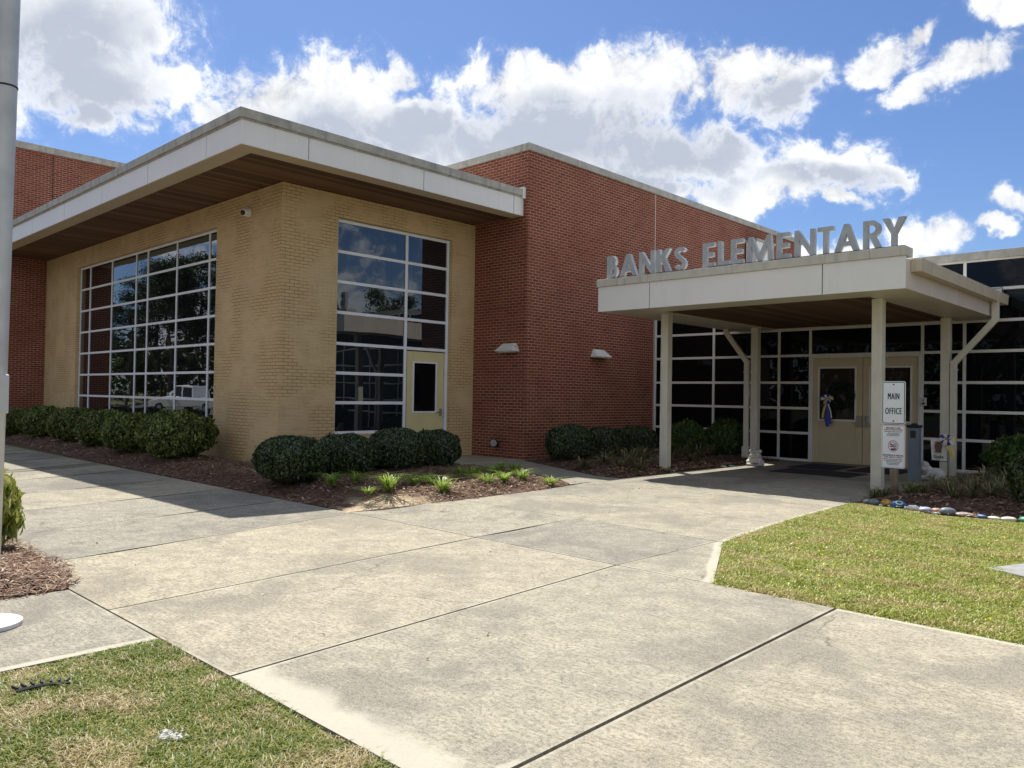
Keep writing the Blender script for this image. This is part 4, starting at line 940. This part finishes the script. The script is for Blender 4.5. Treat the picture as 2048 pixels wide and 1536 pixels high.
# drain piece, rubble and utility cover in the lawns
t = empty('drain_edging', (-4.29, 1.2, 0), 'black ribbed plastic drain piece sunk in the left lawn', 'drain')
q = MB(); cx_, cy_ = -4.01, 1.13
for k in range(3):
    P = [(cx_-.02-(.20+.011*k)*math.cos(a), cy_+.22*math.sin(a)+.03, .02) for a in np.linspace(-.3, .75, 10)]; q.tube(P, .0042, 6)
for a in np.linspace(-.25, .7, 7): q.beam((cx_-.02-.225*math.cos(a), cy_+.22*math.sin(a)+.03, .024), (cx_-.02-.285*math.cos(a), cy_+.26*math.sin(a)+.03, .022), .014, .008)
q.build('ribs', 'black', t)
q = MB(); rg = random.Random(5)
for k in range(70): a_ = rg.uniform(0, 3); x_, y_ = -3.28+rg.gauss(0, .03), 1.42+rg.gauss(0, .022); l_ = rg.uniform(.005, .018); q.add([(x_+l_*math.cos(a_+k2*1.57)*rg.uniform(.5, 1.2), y_+l_*math.sin(a_+k2*1.57)*rg.uniform(.5, 1.2), .004) for k2 in range(4)]+[(x_+l_*.7*math.cos(a_+k2*1.57)*rg.uniform(.4, 1.2), y_+l_*.7*math.sin(a_+k2*1.57)*rg.uniform(.4, 1.2), rg.uniform(.008, .017)) for k2 in range(4)], [(4, 5, 6, 7), (0, 1, 5, 4), (1, 2, 6, 5), (2, 3, 7, 6), (3, 0, 4, 7)])
props(q.build('rubble', 'rubble', None), kind='stuff')
o = MB().prism([(-1.76, 7.8), (-1.35, 7.62), (-.2, 8.1), (-.2, 9.2), (-1.25, 9.1)], .052, 'z', -.03).build('utility_cover', 'cover', None, .008); props(o, 'grey concrete cover slab set in the right lawn', 'cover')

# ------------------------------------------------------------------ plants
box_dark = leaf_mat('clipped_holly_leaves', [(0, (.014, .028, .008)), (.5, (.032, .056, .014)), (.85, (.066, .10, .028)), (1, (.13, .17, .06))], .32, .12, .5)
box_mid = leaf_mat('laurel_leaves', [(0, (.045, .072, .014)), (.5, (.105, .15, .028)), (.85, (.19, .24, .055)), (1, (.32, .36, .11))], .4, .18, .4)
nand = leaf_mat('nandina_leaves', [(0, (.035, .075, .014)), (.5, (.07, .13, .025)), (1, (.14, .21, .05))], .45, .3, .3)
varieg = leaf_mat('variegated_leaves', [(0, (.16, .21, .035)), (.4, (.28, .33, .06)), (.75, (.47, .47, .13)), (1, (.62, .58, .25))], .4, .3, .3)
core_m = plain('shrub_dark_core', (.02, .026, .012), .9)  # solid dark core added inside the leaves to block light through the gaps
def lump(D, seed, amp):
    rg = np.random.default_rng(seed); o = np.zeros(len(D))
    for k in range(9):
        w = rg.normal(0, 1, 3)*rg.uniform(2, 6); o += np.sin(D@w+rg.uniform(0, 6))/9*2.4
    return 1+amp*o
def shrub_mesh(name, seed, n, leaf, aspect, mat, power=2.6, amp=.05, tilt=.65, flat=0.0, loose=.0):
    """unit shrub: radius 1 in x,y, height 1 from z=0; clipped shell of separate leaves over a dark core"""
    rg = np.random.default_rng(seed)
    D = rg.normal(0, 1, (n, 3)); D /= np.linalg.norm(D, axis=1)[:, None]
    def shell(D):
        q = (np.abs(D)**power).sum(1)**(-1/power); return D*(q*lump(D, seed, amp))[:, None]
    P = shell(D)*(1-.10*rg.uniform(0, 1, n)**2+loose*np.abs(rg.normal(0, 1, n)))[:, None]
    P *= 1+((rg.uniform(0, 1, n) < .035)*rg.uniform(.01, .09, n))[:, None]
    P[:, 2] = P[:, 2]*.5+.5; lowm = P[:, 2] < .12; P[lowm, :2] *= (.80+.2*P[lowm, 2:]/.12)
    V, F = leaves(P, D, leaf, aspect, tilt, rg)
    V = V.reshape(-1, 3)
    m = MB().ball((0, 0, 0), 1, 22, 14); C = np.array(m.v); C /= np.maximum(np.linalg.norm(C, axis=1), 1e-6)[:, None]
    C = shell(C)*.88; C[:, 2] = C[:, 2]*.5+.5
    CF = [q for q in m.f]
    return V, F, C, np.array(CF)
def make_shrub(kind, seed):
    cfg = dict(holly=(9500, .046, .62, box_dark, 2.3, .06, .75), laurel=(6500, .066, .42, box_mid, 2.0, .10, .85), nandina=(2600, .095, .32, nand, 2.1, .13, .9), variegated=(1300, .17, .30, varieg, 2.2, .12, .9))[kind]
    n, leaf, asp, mt, pw, amp, tilt = cfg
    V, F, C, CF = shrub_mesh(kind, seed, n, leaf*(1.6 if kind in ('holly', 'laurel') else 1.7), asp, mt, pw, amp, tilt, loose=.0 if kind in ('holly',) else (.03 if kind == 'laurel' else .06))
    return V, F, C, CF, mt
SHR = {}
def shrub(kind, variant, c, w, h, label, group, name='shrub', zb=.05, dy=None):
    key = (kind, variant)
    t = empty(name, (c[0], c[1], zb), label, 'shrub', group)
    if key not in SHR:
        V, F, C, CF, mt = make_shrub(kind, hash(kind) % 7+variant*13 if False else {'holly': 1, 'laurel': 2, 'nandina': 3, 'variegated': 4}[kind]*100+variant)
        fo = raw_mesh('foliage', V, F, mt, t); co = raw_mesh('dark_core', C, CF, core_m, t, True); SHR[key] = (fo, co)
    else:
        fo, co = (x.copy() for x in SHR[key]); fo.parent = t; co.parent = t; COL.objects.link(fo); COL.objects.link(co)
    rz = random.uniform(0, 6.28)
    for x in (fo, co): x.scale = (w/2, (dy or w)/2, h); x.rotation_euler = (0, 0, 0)
    t.rotation_euler.z = rz if dy is None else 0
    return t
gA, gB, gC = 'rounded laurel shrubs below the big window', 'clipped dark hollies in front of the yellow door', 'dark clipped shrubs along the long red wall'
shrub('laurel', 0, (-16.15, 6.95), 1.72, .95, 'largest rounded green shrub, nearest the tan brick corner', gA, dy=1.35)
shrub('laurel', 1, (-18.3, 6.95), 1.5, .86, 'rounded green shrub second from the tan corner under the big window', gA, dy=1.3)
shrub('laurel', 2, (-20.5, 7.1), 1.5, .86, 'rounded green shrub third from the tan corner under the big window', gA, dy=1.3)
shrub('laurel', 1, (-22.8, 7.15), 1.55, .88, 'rounded green shrub fourth from the tan corner under the big window', gA, dy=1.3)
shrub('laurel', 0, (-25.1, 7.05), 1.5, .86, 'rounded green shrub fifth from the tan corner, below the window left end', gA, dy=1.3)
shrub('laurel', 2, (-27.3, 6.8), 1.4, .76, 'farthest left rounded shrub, partly hidden by the flagpole against red brick', gA, dy=1.2)
shrub('holly', 0, (-10.98, 6.5), 1.12, .70, 'dark clipped holly nearest the sidewalk in front of the tan corner', gB, dy=1.08)
shrub('holly', 1, (-11.3, 7.72), 1.06, .70, 'second dark clipped holly from the sidewalk', gB, dy=1.04)
shrub('holly', 2, (-11.42, 8.9), 1.08, .76, 'tallest dark clipped holly, third from the sidewalk, before the window', gB, dy=1.05)
shrub('holly', 1, (-11.45, 9.85), .95, .72, 'dark clipped holly directly in front of the yellow door', gB, dy=.95)
shrub('holly', 2, (-11.05, 13.4), 1.05, .76, 'dark clipped shrub nearest the red brick corner', gC, dy=1.12)
shrub('holly', 0, (-11.15, 14.72), 1.0, .68, 'middle dark clipped shrub against the long red wall', gC, dy=1.1)
shrub('holly', 1, (-11.1, 15.98), .95, .70, 'dark clipped shrub at the glass end of the long red wall, behind a canopy column', gC, dy=1.1)
shrub('nandina', 0, (-10.3, 16.9), .95, .82, 'loose mid-green shrub just right of the front left canopy column', 'leafy shrubs before the dark glass')
shrub('nandina', 1, (-9.55, 17.55), .95, .84, 'loose mid-green shrub left of the sitting bulldog and downspout', 'leafy shrubs before the dark glass')
shrub('nandina', 2, (-3.0, 16.5), 1.35, .82, 'bright green spreading shrub by the glass at the right edge', 'shrubs at the right edge')
shrub('holly', 0, (-2.1, 12.5), .95, .78, 'dark shrub at the right edge behind the end of the painted stones', 'shrubs at the right edge')
shrub('variegated', 0, (-8.22, 1.75), .68, .68, 'sunlit yellow-green shrub behind the flagpole at the left edge', None)

tuft_sun = leaf_mat('daylily_leaves', [(0, (.13, .22, .03)), (.5, (.27, .38, .06)), (1, (.46, .54, .14))], .4, .45, .3)
tuft_dull = leaf_mat('liriope_leaves', [(0, (.05, .075, .02)), (.45, (.11, .135, .045)), (.7, (.2, .18, .085)), (1, (.46, .36, .21))], .5, .25, .25)
TM = {}
def tuft(kind, x, y, s, label, group, zb):
    v = random.randrange(3); key = (kind, v)
    if key not in TM:
        rg = np.random.default_rng(50+v+10*(kind == 'dull')); n = 85 if kind == 'sun' else 60
        P = np.column_stack([rg.normal(0, .022, n), rg.normal(0, .022, n), np.zeros(n)])
        V, F = blades(P, .22 if kind == 'sun' else .27, .015 if kind == 'sun' else .012, 1.9 if kind == 'sun' else 2.1, rg, .95)
        o = raw_mesh('daylily_tuft' if kind == 'sun' else 'liriope_tuft', V, F, tuft_sun if kind == 'sun' else tuft_dull); TM[key] = o
    else: o = TM[key].copy(); COL.objects.link(o)
    o.location = (x, y, zb); o.rotation_euler.z = random.uniform(0, 6.28); o.scale = (s, s, s*random.uniform(.85, 1.1)); props(o, label, 'plant', group)
sunl = {5: 'brightest sunlit daylily tuft beside the bare sandy patch', 6: 'sunlit daylily tuft at the left of the bright row near the walk', 7: 'sunlit daylily tuft second in the bright row near the walk', 8: 'sunlit daylily tuft third in the bright row near the walk', 9: 'lone sunlit daylily tuft at the right tip of the front bed', 0: 'leftmost daylily tuft, right beside the first clipped holly', 1: 'second daylily tuft from the left in the shaded front bed', 2: 'tall daylily tuft third from the left in the shaded front bed'}
for k, (x, y) in enumerate([(-9.9, 6.55), (-9.9, 6.97), (-8.96, 6.87), (-9.2, 7.54), (-9.2, 7.84), (-8.48, 7.46), (-8.66, 8.53), (-8.70, 8.93), (-8.82, 9.48), (-8.38, 9.69), (-9.87, 9.0), (-9.43, 8.94), (-9.5, 9.5), (-9.57, 10.09), (-10.0, 10.2), (-8.85, 6.44)]):
    P = np.array([[x, y]]); tuft('sun', x, y, random.uniform(.85, 1.2) if k != 15 else .6, sunl.get(k, 'small daylily tuft in the shade of the roof'), 'daylily tufts in the front bed', float(bed_z(P, bedF, .10)[0][0])-.005)
for (x, y) in [(-9.74, 12.28), (-9.85, 13.07), (-8.98, 12.43), (-9.5, 13.55), (-9.48, 13.98), (-9.72, 15.4), (-9.95, 16.3), (-9.49, 16.2), (-9.6, 16.8), (-8.75, 12.7), (-9.2, 12.9), (-9.0, 15.0)]:
    tuft('dull', x, y, random.uniform(1.0, 1.5), 'dull green grassy tuft in the bed left of the canopy', 'grassy tufts left of the canopy', float(bed_z(np.array([[x, y]]), bedM, .09)[0][0])-.005)
for (x, y) in [(-4.22, 12.2), (-4.15, 12.45), (-3.88, 12.7), (-3.7, 12.75), (-3.4, 12.9), (-3.65, 14.7), (-3.5, 15.3), (-3.2, 14.9), (-2.94, 13.7), (-3.83, 13.85), (-3.2, 13.4), (-2.8, 14.4), (-3.0, 12.6), (-2.6, 13.2), (-3.3, 15.6), (-3.95, 13.2), (-3.6, 13.3), (-3.35, 13.8), (-3.0, 14.1), (-2.5, 12.8), (-3.1, 15.3), (-2.9, 13.0), (-3.75, 12.4), (-3.2, 12.35), (-2.4, 13.9)]:
    tuft('dull', x, y, random.uniform(.85, 1.3), 'dull green grassy tuft in the shaded bed behind the painted stones', 'grassy tufts behind the painted stones', float(bed_z(np.array([[x, y]]), bedR, .10)[0][0])-.005)

# ------------------------------------------------------------------ what the windows mirror: pines, bushes, a pickup
pine_l = leaf_mat('pine_needles', [(0, (.018, .03, .012)), (.6, (.04, .06, .02)), (1, (.08, .10, .04))], .6, .15, .2)
oak_l = leaf_mat('spring_leaves', [(0, (.05, .07, .015)), (.6, (.10, .13, .03)), (1, (.17, .19, .06))], .6, .3, .2)
TREE = {}
def tree(kind, v, loc, h, label, group):
    t = empty('pine_tree' if kind == 'pine' else 'leafy_tree', loc, label, 'tree', group); key = (kind, v)
    if key not in TREE:
        rg = np.random.default_rng(300+v+20*(kind == 'pine')); tr = MB(); P = []
        bend = rg.normal(0, .02, 2)
        tp = lambda z: (bend[0]*math.sin(z*3), bend[1]*math.sin(z*2), z)
        tr.tube([tp(z) for z in (-.01, .2, .4, .6, .8, .95)], [.016, .013, .011, .009, .005, .002], 8)
        z0 = .38 if kind == 'pine' else .16; nb = 34 if kind == 'pine' else 40
        for k in range(nb):
            z = z0+(1-z0)*rg.uniform(0, 1)**.8*.96; a = rg.uniform(0, 6.28); L = (.21*(1-((z-z0)/(1-z0)-.3)**2*1.2) if kind == 'pine' else .30*math.sin(max(.15, (z-z0)/(1-z0))*2.6))*rg.uniform(.55, 1.15); L = max(L, .04)
            A = Vector(tp(z)); B = A+Vector((math.cos(a)*L, math.sin(a)*L, L*rg.uniform(.05, .5))); Mi = (A+B)/2+Vector((0, 0, -.01)); tr.tube([A, Mi, B], [.004, .003, .001], 5)
            for j in range(4 if kind == 'pine' else 5):
                c = np.array(Mi.lerp(B, rg.uniform(.15, 1.15))); n = 95
                P.append(c+rg.normal(0, 1, (n, 3))*np.array([.035, .035, .02 if kind == 'pine' else .03]))
        P = np.concatenate(P); V, F = leaves(P, np.tile([[0, 0, .6]], (len(P), 1)), .017 if kind == 'pine' else .018, .35 if kind == 'pine' else .7, .8, rg)
        tk = tr.build('trunk', 'bark', t, local=True); cr = raw_mesh('crown', V, F, pine_l if kind == 'pine' else oak_l, t); TREE[key] = (tk, cr)
    else:
        for x in TREE[key]: y = x.copy(); y.parent = t; COL.objects.link(y)
    t.scale = (h, h, h); t.rotation_euler.z = random.uniform(0, 6.28)
gp = 'pines across the parking lot mirrored in the windows'
for k, (x, y, h) in enumerate([(-92, -13, 13), (-88, -20, 15), (-84, -15, 12.5), (-82, -22, 16), (-78, -17, 14), (-75, -25, 17), (-70, -21, 16.5), (-95, -24, 17), (-66, -30, 18), (-60, -38, 17), (-86, -30, 19), (-50, -42, 17), (-38, -46, 15), (-26, -50, 18), (-12, -48, 15), (2, -50, 16), (16, -46, 17), (30, -40, 16)]):
    tree('pine', k % 3, (x, y, -.1), h, 'tall pine across the parking lot, seen only mirrored in the glass', gp)
for k, (x, y, h) in enumerate([(-80, -19, 6), (-87, -18, 6.5), (-73, -20, 6), (-68, -25, 7), (-93, -19, 6), (-56, -34, 7), (-30, -44, 7), (-5, -44, 7), (10, -42, 7), (-18, -45, 6.5), (46, 30, 12), (52, 44, 13), (40, 52, 12), (60, 18, 12)]):
    tree('oak', k % 2, (x, y, -.1), h, 'leafy tree beyond the grounds, seen only mirrored in the glass', 'leafy trees mirrored in the windows')

P = np.concatenate([np.column_stack([RNG.uniform(-125, 62, 26000), RNG.uniform(-66, -58, 26000), 9.5*RNG.uniform(0, 1, 26000)**.8]), np.column_stack([RNG.uniform(-128, -108, 12000), RNG.uniform(-62, -4, 12000), 9.5*RNG.uniform(0, 1, 12000)**.8])])
P = P[P[:, 2] < 5+5*vnoise(P, .12, 8)+3*vnoise(P, .5, 9)]
V, F = leaves(P, np.tile([[0, .6, .4]], (len(P), 1)), .75, .7, .7)
props(raw_mesh('woods', V, F, leaf_mat('woodland_leaves', [(0, (.02, .03, .01)), (.6, (.05, .065, .02)), (1, (.11, .12, .04))], .7, .15, .1)), kind='stuff')
tk = empty('pickup_truck', (-49.1, -6.1, -.12), 'white pickup truck mirrored in the lower panes of the big window', 'truck')
tk.rotation_euler.z = R(180-18)
prof = [(2.75, .45), (2.78, .85), (2.6, 1.0), (1.35, 1.12), (.75, 1.72), (.5, 1.80), (-.65, 1.80), (-.95, 1.15), (-2.75, 1.12), (-2.78, .55), (-2.3, .45)]
b_ = MB(); b_.prism([(2.75, .45), (2.78, .85), (2.6, 1.0), (1.35, 1.10), (-.95, 1.10), (-2.75, 1.12), (-2.78, .55), (-2.3, .45)], 1.8, 'y', -.9); bo = b_.build('body', 'truckpaint', tk, .06, local=True)
c_ = MB(); A = [(1.35, -.82, 1.10), (1.35, .82, 1.10), (-1.0, .82, 1.10), (-1.0, -.82, 1.10)]; B = [(.62, -.66, 1.78), (.62, .66, 1.78), (-.72, .66, 1.80), (-.72, -.66, 1.80)]
c_.add(A+B, [(0, 1, 5, 4), (1, 2, 6, 5), (2, 3, 7, 6), (3, 0, 4, 7), (4, 5, 6, 7)]); c_.build('cab', 'truckpaint', tk, .05, local=True)
for s_ in (-1, 1):
    g_ = MB()
    for x0, x1, t0, t1 in ((.98, .10, .55, .06), (-.02, -.78, -.06, -.62)):
        g_.quad((x0, s_*.812, 1.17), (x1, s_*.812, 1.17), (t1, s_*.692, 1.70), (t0, s_*.692, 1.70))
    g_.build('side_window', 'lens', tk, local=True)
    for x in (1.75, -1.75):
        w_ = MB().tube([(x, s_*.72, .38), (x, s_*.93, .38)], .38, 22).build('wheel', 'tyre', tk, .02, local=True); MB().tube([(x, s_*.925, .38), (x, s_*.94, .38)], .21, 16).build('rim', 'steel', w_, local=True)
    MB().box(-2.82, -2.74, s_*.82-.08, s_*.82+.08, .72, 1.05).build('tail_light', 'tail', tk, .01, local=True)
    MB().box(2.72, 2.8, s_*.7-.14, s_*.7+.14, .7, .88).build('headlight', 'white', tk, .01, local=True)
    MB().box(.98, 1.1, s_*.98-.09, s_*.98+.09, 1.12, 1.3).build('mirror', 'truckpaint', tk, .02, local=True)

# ------------------------------------------------------------------ sky, clouds, sun
SUN = Vector((-.54, .28, 1.0)).normalized(); el = math.asin(SUN.z); az = math.atan2(SUN.x, SUN.y)
wd = bpy.data.worlds.new('World'); SC.world = wd; wd.use_nodes = True
nt = wd.node_tree
for x in list(nt.nodes): nt.nodes.remove(x)
t = NT(nt); out = t.n('ShaderNodeOutputWorld'); bg = t.n('ShaderNodeBackground'); t.link(bg.outputs[0], out.inputs[0])
sky = t.n('ShaderNodeTexSky', sky_type='NISHITA', sun_disc=False, sun_elevation=el, sun_rotation=az, altitude=50, air_density=1.0, dust_density=.6, ozone_density=2.2)
D = t.n('ShaderNodeTexCoord').outputs['Generated']
dot = lambda v: t.n('ShaderNodeVectorMath', operation='DOT_PRODUCT', inp={0: D, 1: tuple(v)}).outputs['Value']
cF = dot(fw); cR = dot(RT); cU = dot(UP); safe = t.math('MAXIMUM', cF, .15)
uu = t.math('DIVIDE', cR, safe); vv = t.math('DIVIDE', cU, safe)
uv = t.n('ShaderNodeCombineXYZ', inp={0: uu, 1: vv, 2: 0.0}).outputs[0]
n1 = t.n('ShaderNodeTexNoise', inp={'Vector': D, 'Scale': 8.0, 'Detail': 5, 'Roughness': .6})
warp = t.n('ShaderNodeVectorMath', operation='SCALE', inp={0: t.n('ShaderNodeVectorMath', operation='SUBTRACT', inp={0: n1.outputs[1], 1: (.5, .5, .5)}).outputs[0], 3: .13}).outputs[0]
uvw = t.n('ShaderNodeVectorMath', operation='ADD', inp={0: uv, 1: warp}).outputs[0]
def blobs(L, vec):
    cur = None
    for (cx, cy, rx, ry, rot) in L:
        mp = t.n('ShaderNodeMapping', vector_type='TEXTURE', inp={0: vec, 1: ((cx-1024)/f, (768-cy)/f, 0), 2: (0, 0, R(rot)), 3: (rx/f, ry/f, 1)}).outputs[0]
        ln = t.n('ShaderNodeVectorMath', operation='LENGTH', inp={0: mp}).outputs['Value']; g = t.math('SUBTRACT', 1.0, ln)
        cur = g if cur is None else t.n('ShaderNodeMath', operation='SMOOTH_MAX', inp={0: cur, 1: g, 2: .12}).outputs[0]
    return cur
dens_blobs = [(110, 20, 230, 130, 0), (190, 150, 190, 95, -8), (165, 215, 75, 42, 0), (345, 165, 85, 42, -12), (250, 60, 110, 90, 0),
              (560, 175, 150, 75, 0), (690, 215, 230, 110, -8), (800, 150, 50, 60, 25), (450, 220, 70, 45, 0), (840, 265, 200, 95, 0), (600, 280, 260, 90, 0),
              (1085, 195, 190, 95, 0), (1290, 170, 190, 90, 0), (1480, 150, 150, 60, 0), (1575, 165, 90, 70, 0), (1150, 285, 340, 130, 0), (1350, 300, 210, 95, 0), (1475, 285, 80, 55, 0), (1270, 380, 210, 60, 0), (1000, 300, 200, 90, 0),
              (1690, 330, 140, 52, -6), (1555, 370, 150, 55, 0), (1470, 400, 110, 40, 0), (1800, 338, 65, 26, -14), (1690, 395, 60, 26, 0),
              (1770, 130, 95, 36, 10), (1850, 85, 75, 24, 48), (1850, 170, 100, 34, 22), (1950, 130, 140, 40, 14), (2020, 15, 90, 50, -30), (2040, 405, 62, 32, 0),
              (1870, 455, 105, 42, 5), (2000, 455, 60, 16, 0), (1730, 505, 160, 34, 0), (620, 430, 500, 60, 0), (-180, 150, 260, 180, 0), (1300, -280, 500, 110, 0)]
g0 = blobs(dens_blobs, uvw)
fb = t.n('ShaderNodeTexNoise', inp={'Vector': D, 'Scale': 12.0, 'Detail': 9, 'Roughness': .6, 'Distortion': .6}).outputs[0]
fine = t.n('ShaderNodeTexNoise', inp={'Vector': D, 'Scale': 38.0, 'Detail': 6, 'Roughness': .68, 'Distortion': .4}).outputs[0]
front = t.smooth(cF, .35, .55)
low = t.n('ShaderNodeTexNoise', inp={'Vector': t.n('ShaderNodeMapping', inp={0: D, 3: (1, 1, 2.2)}).outputs[0], 'Scale': 2.4, 'Detail': 3, 'Roughness': .5}).outputs[0]
back = t.math('MULTIPLY', t.math('SUBTRACT', low, .43), 3.4)
g = t.math('ADD', t.math('MULTIPLY', g0, front), t.math('MULTIPLY', back, t.math('SUBTRACT', 1.0, front)))
dn = t.math('ADD', g, t.math('MULTIPLY', t.math('SUBTRACT', fb, .5), 2.0))
dn = t.math('ADD', dn, t.math('MULTIPLY', t.math('SUBTRACT', fine, .5), 1.35))
dens = t.math('ADD', t.math('MULTIPLY', t.smooth(dn, -.08, .42), .72), t.math('MULTIPLY', t.smooth(dn, -.3, .7), .28))
shade_blobs = [(110, 90, 190, 110, 0), (180, 190, 130, 60, 0), (700, 265, 240, 60, -8), (560, 300, 170, 40, 0), (1130, 280, 320, 75, 0), (1330, 300, 230, 70, 8), (1260, 370, 200, 40, 0), (1580, 195, 110, 38, 0), (1680, 355, 150, 34, 0), (860, 250, 110, 45, 0), (1500, 240, 100, 40, 0)]
sh = blobs(shade_blobs, uvw)
sh = t.math('ADD', t.math('MULTIPLY', sh, front), t.math('MULTIPLY', t.math('SUBTRACT', back, .35), t.math('SUBTRACT', 1.0, front)))
sh = t.math('ADD', sh, t.math('ADD', t.math('MULTIPLY', t.math('SUBTRACT', fb, .5), 1.6), t.math('MULTIPLY', t.math('SUBTRACT', fine, .5), .7)))
shade = t.math('MULTIPLY', t.math('MULTIPLY', t.smooth(sh, -.4, .6), t.smooth(dn, .12, .7)), .95)
tex = t.math('ADD', .90, t.math('MULTIPLY', t.math('ADD', t.math('MULTIPLY', t.math('SUBTRACT', fine, .5), .8), t.math('SUBTRACT', fb, .5)), 1.0))
lit = t.n('ShaderNodeVectorMath', operation='SCALE', inp={0: (6.5, 6.6, 6.7), 3: tex}).outputs[0]
CL = t.mix(shade, lit, (3.0, 3.3, 3.9))
skyc = t.mix(1.0, sky.outputs[0], (.45, .54, .70), 'MULTIPLY')
final = t.mix(t.math('MULTIPLY', dens, .97), skyc, CL)
t.link(final, bg.inputs[0]); bg.inputs[1].default_value = .1
sd = bpy.data.lights.new('sun', 'SUN'); so = bpy.data.objects.new('sun', sd); COL.objects.link(so)
sd.energy = 4.3; sd.angle = R(.53); sd.color = (1, .95, .88); so.rotation_euler = (-SUN).to_track_quat('-Z', 'Y').to_euler(); so.location = (0, 0, 30)

vs = SC.view_settings; vs.view_transform = 'Standard'; vs.look = 'None'; vs.exposure = 0.8; vs.gamma = 1
SC.render.film_transparent = False
wd.cycles.sampling_method = 'MANUAL'; wd.cycles.sample_map_resolution = 512
SC.cycles.max_bounces = 7; SC.cycles.diffuse_bounces = 3; SC.cycles.glossy_bounces = 4
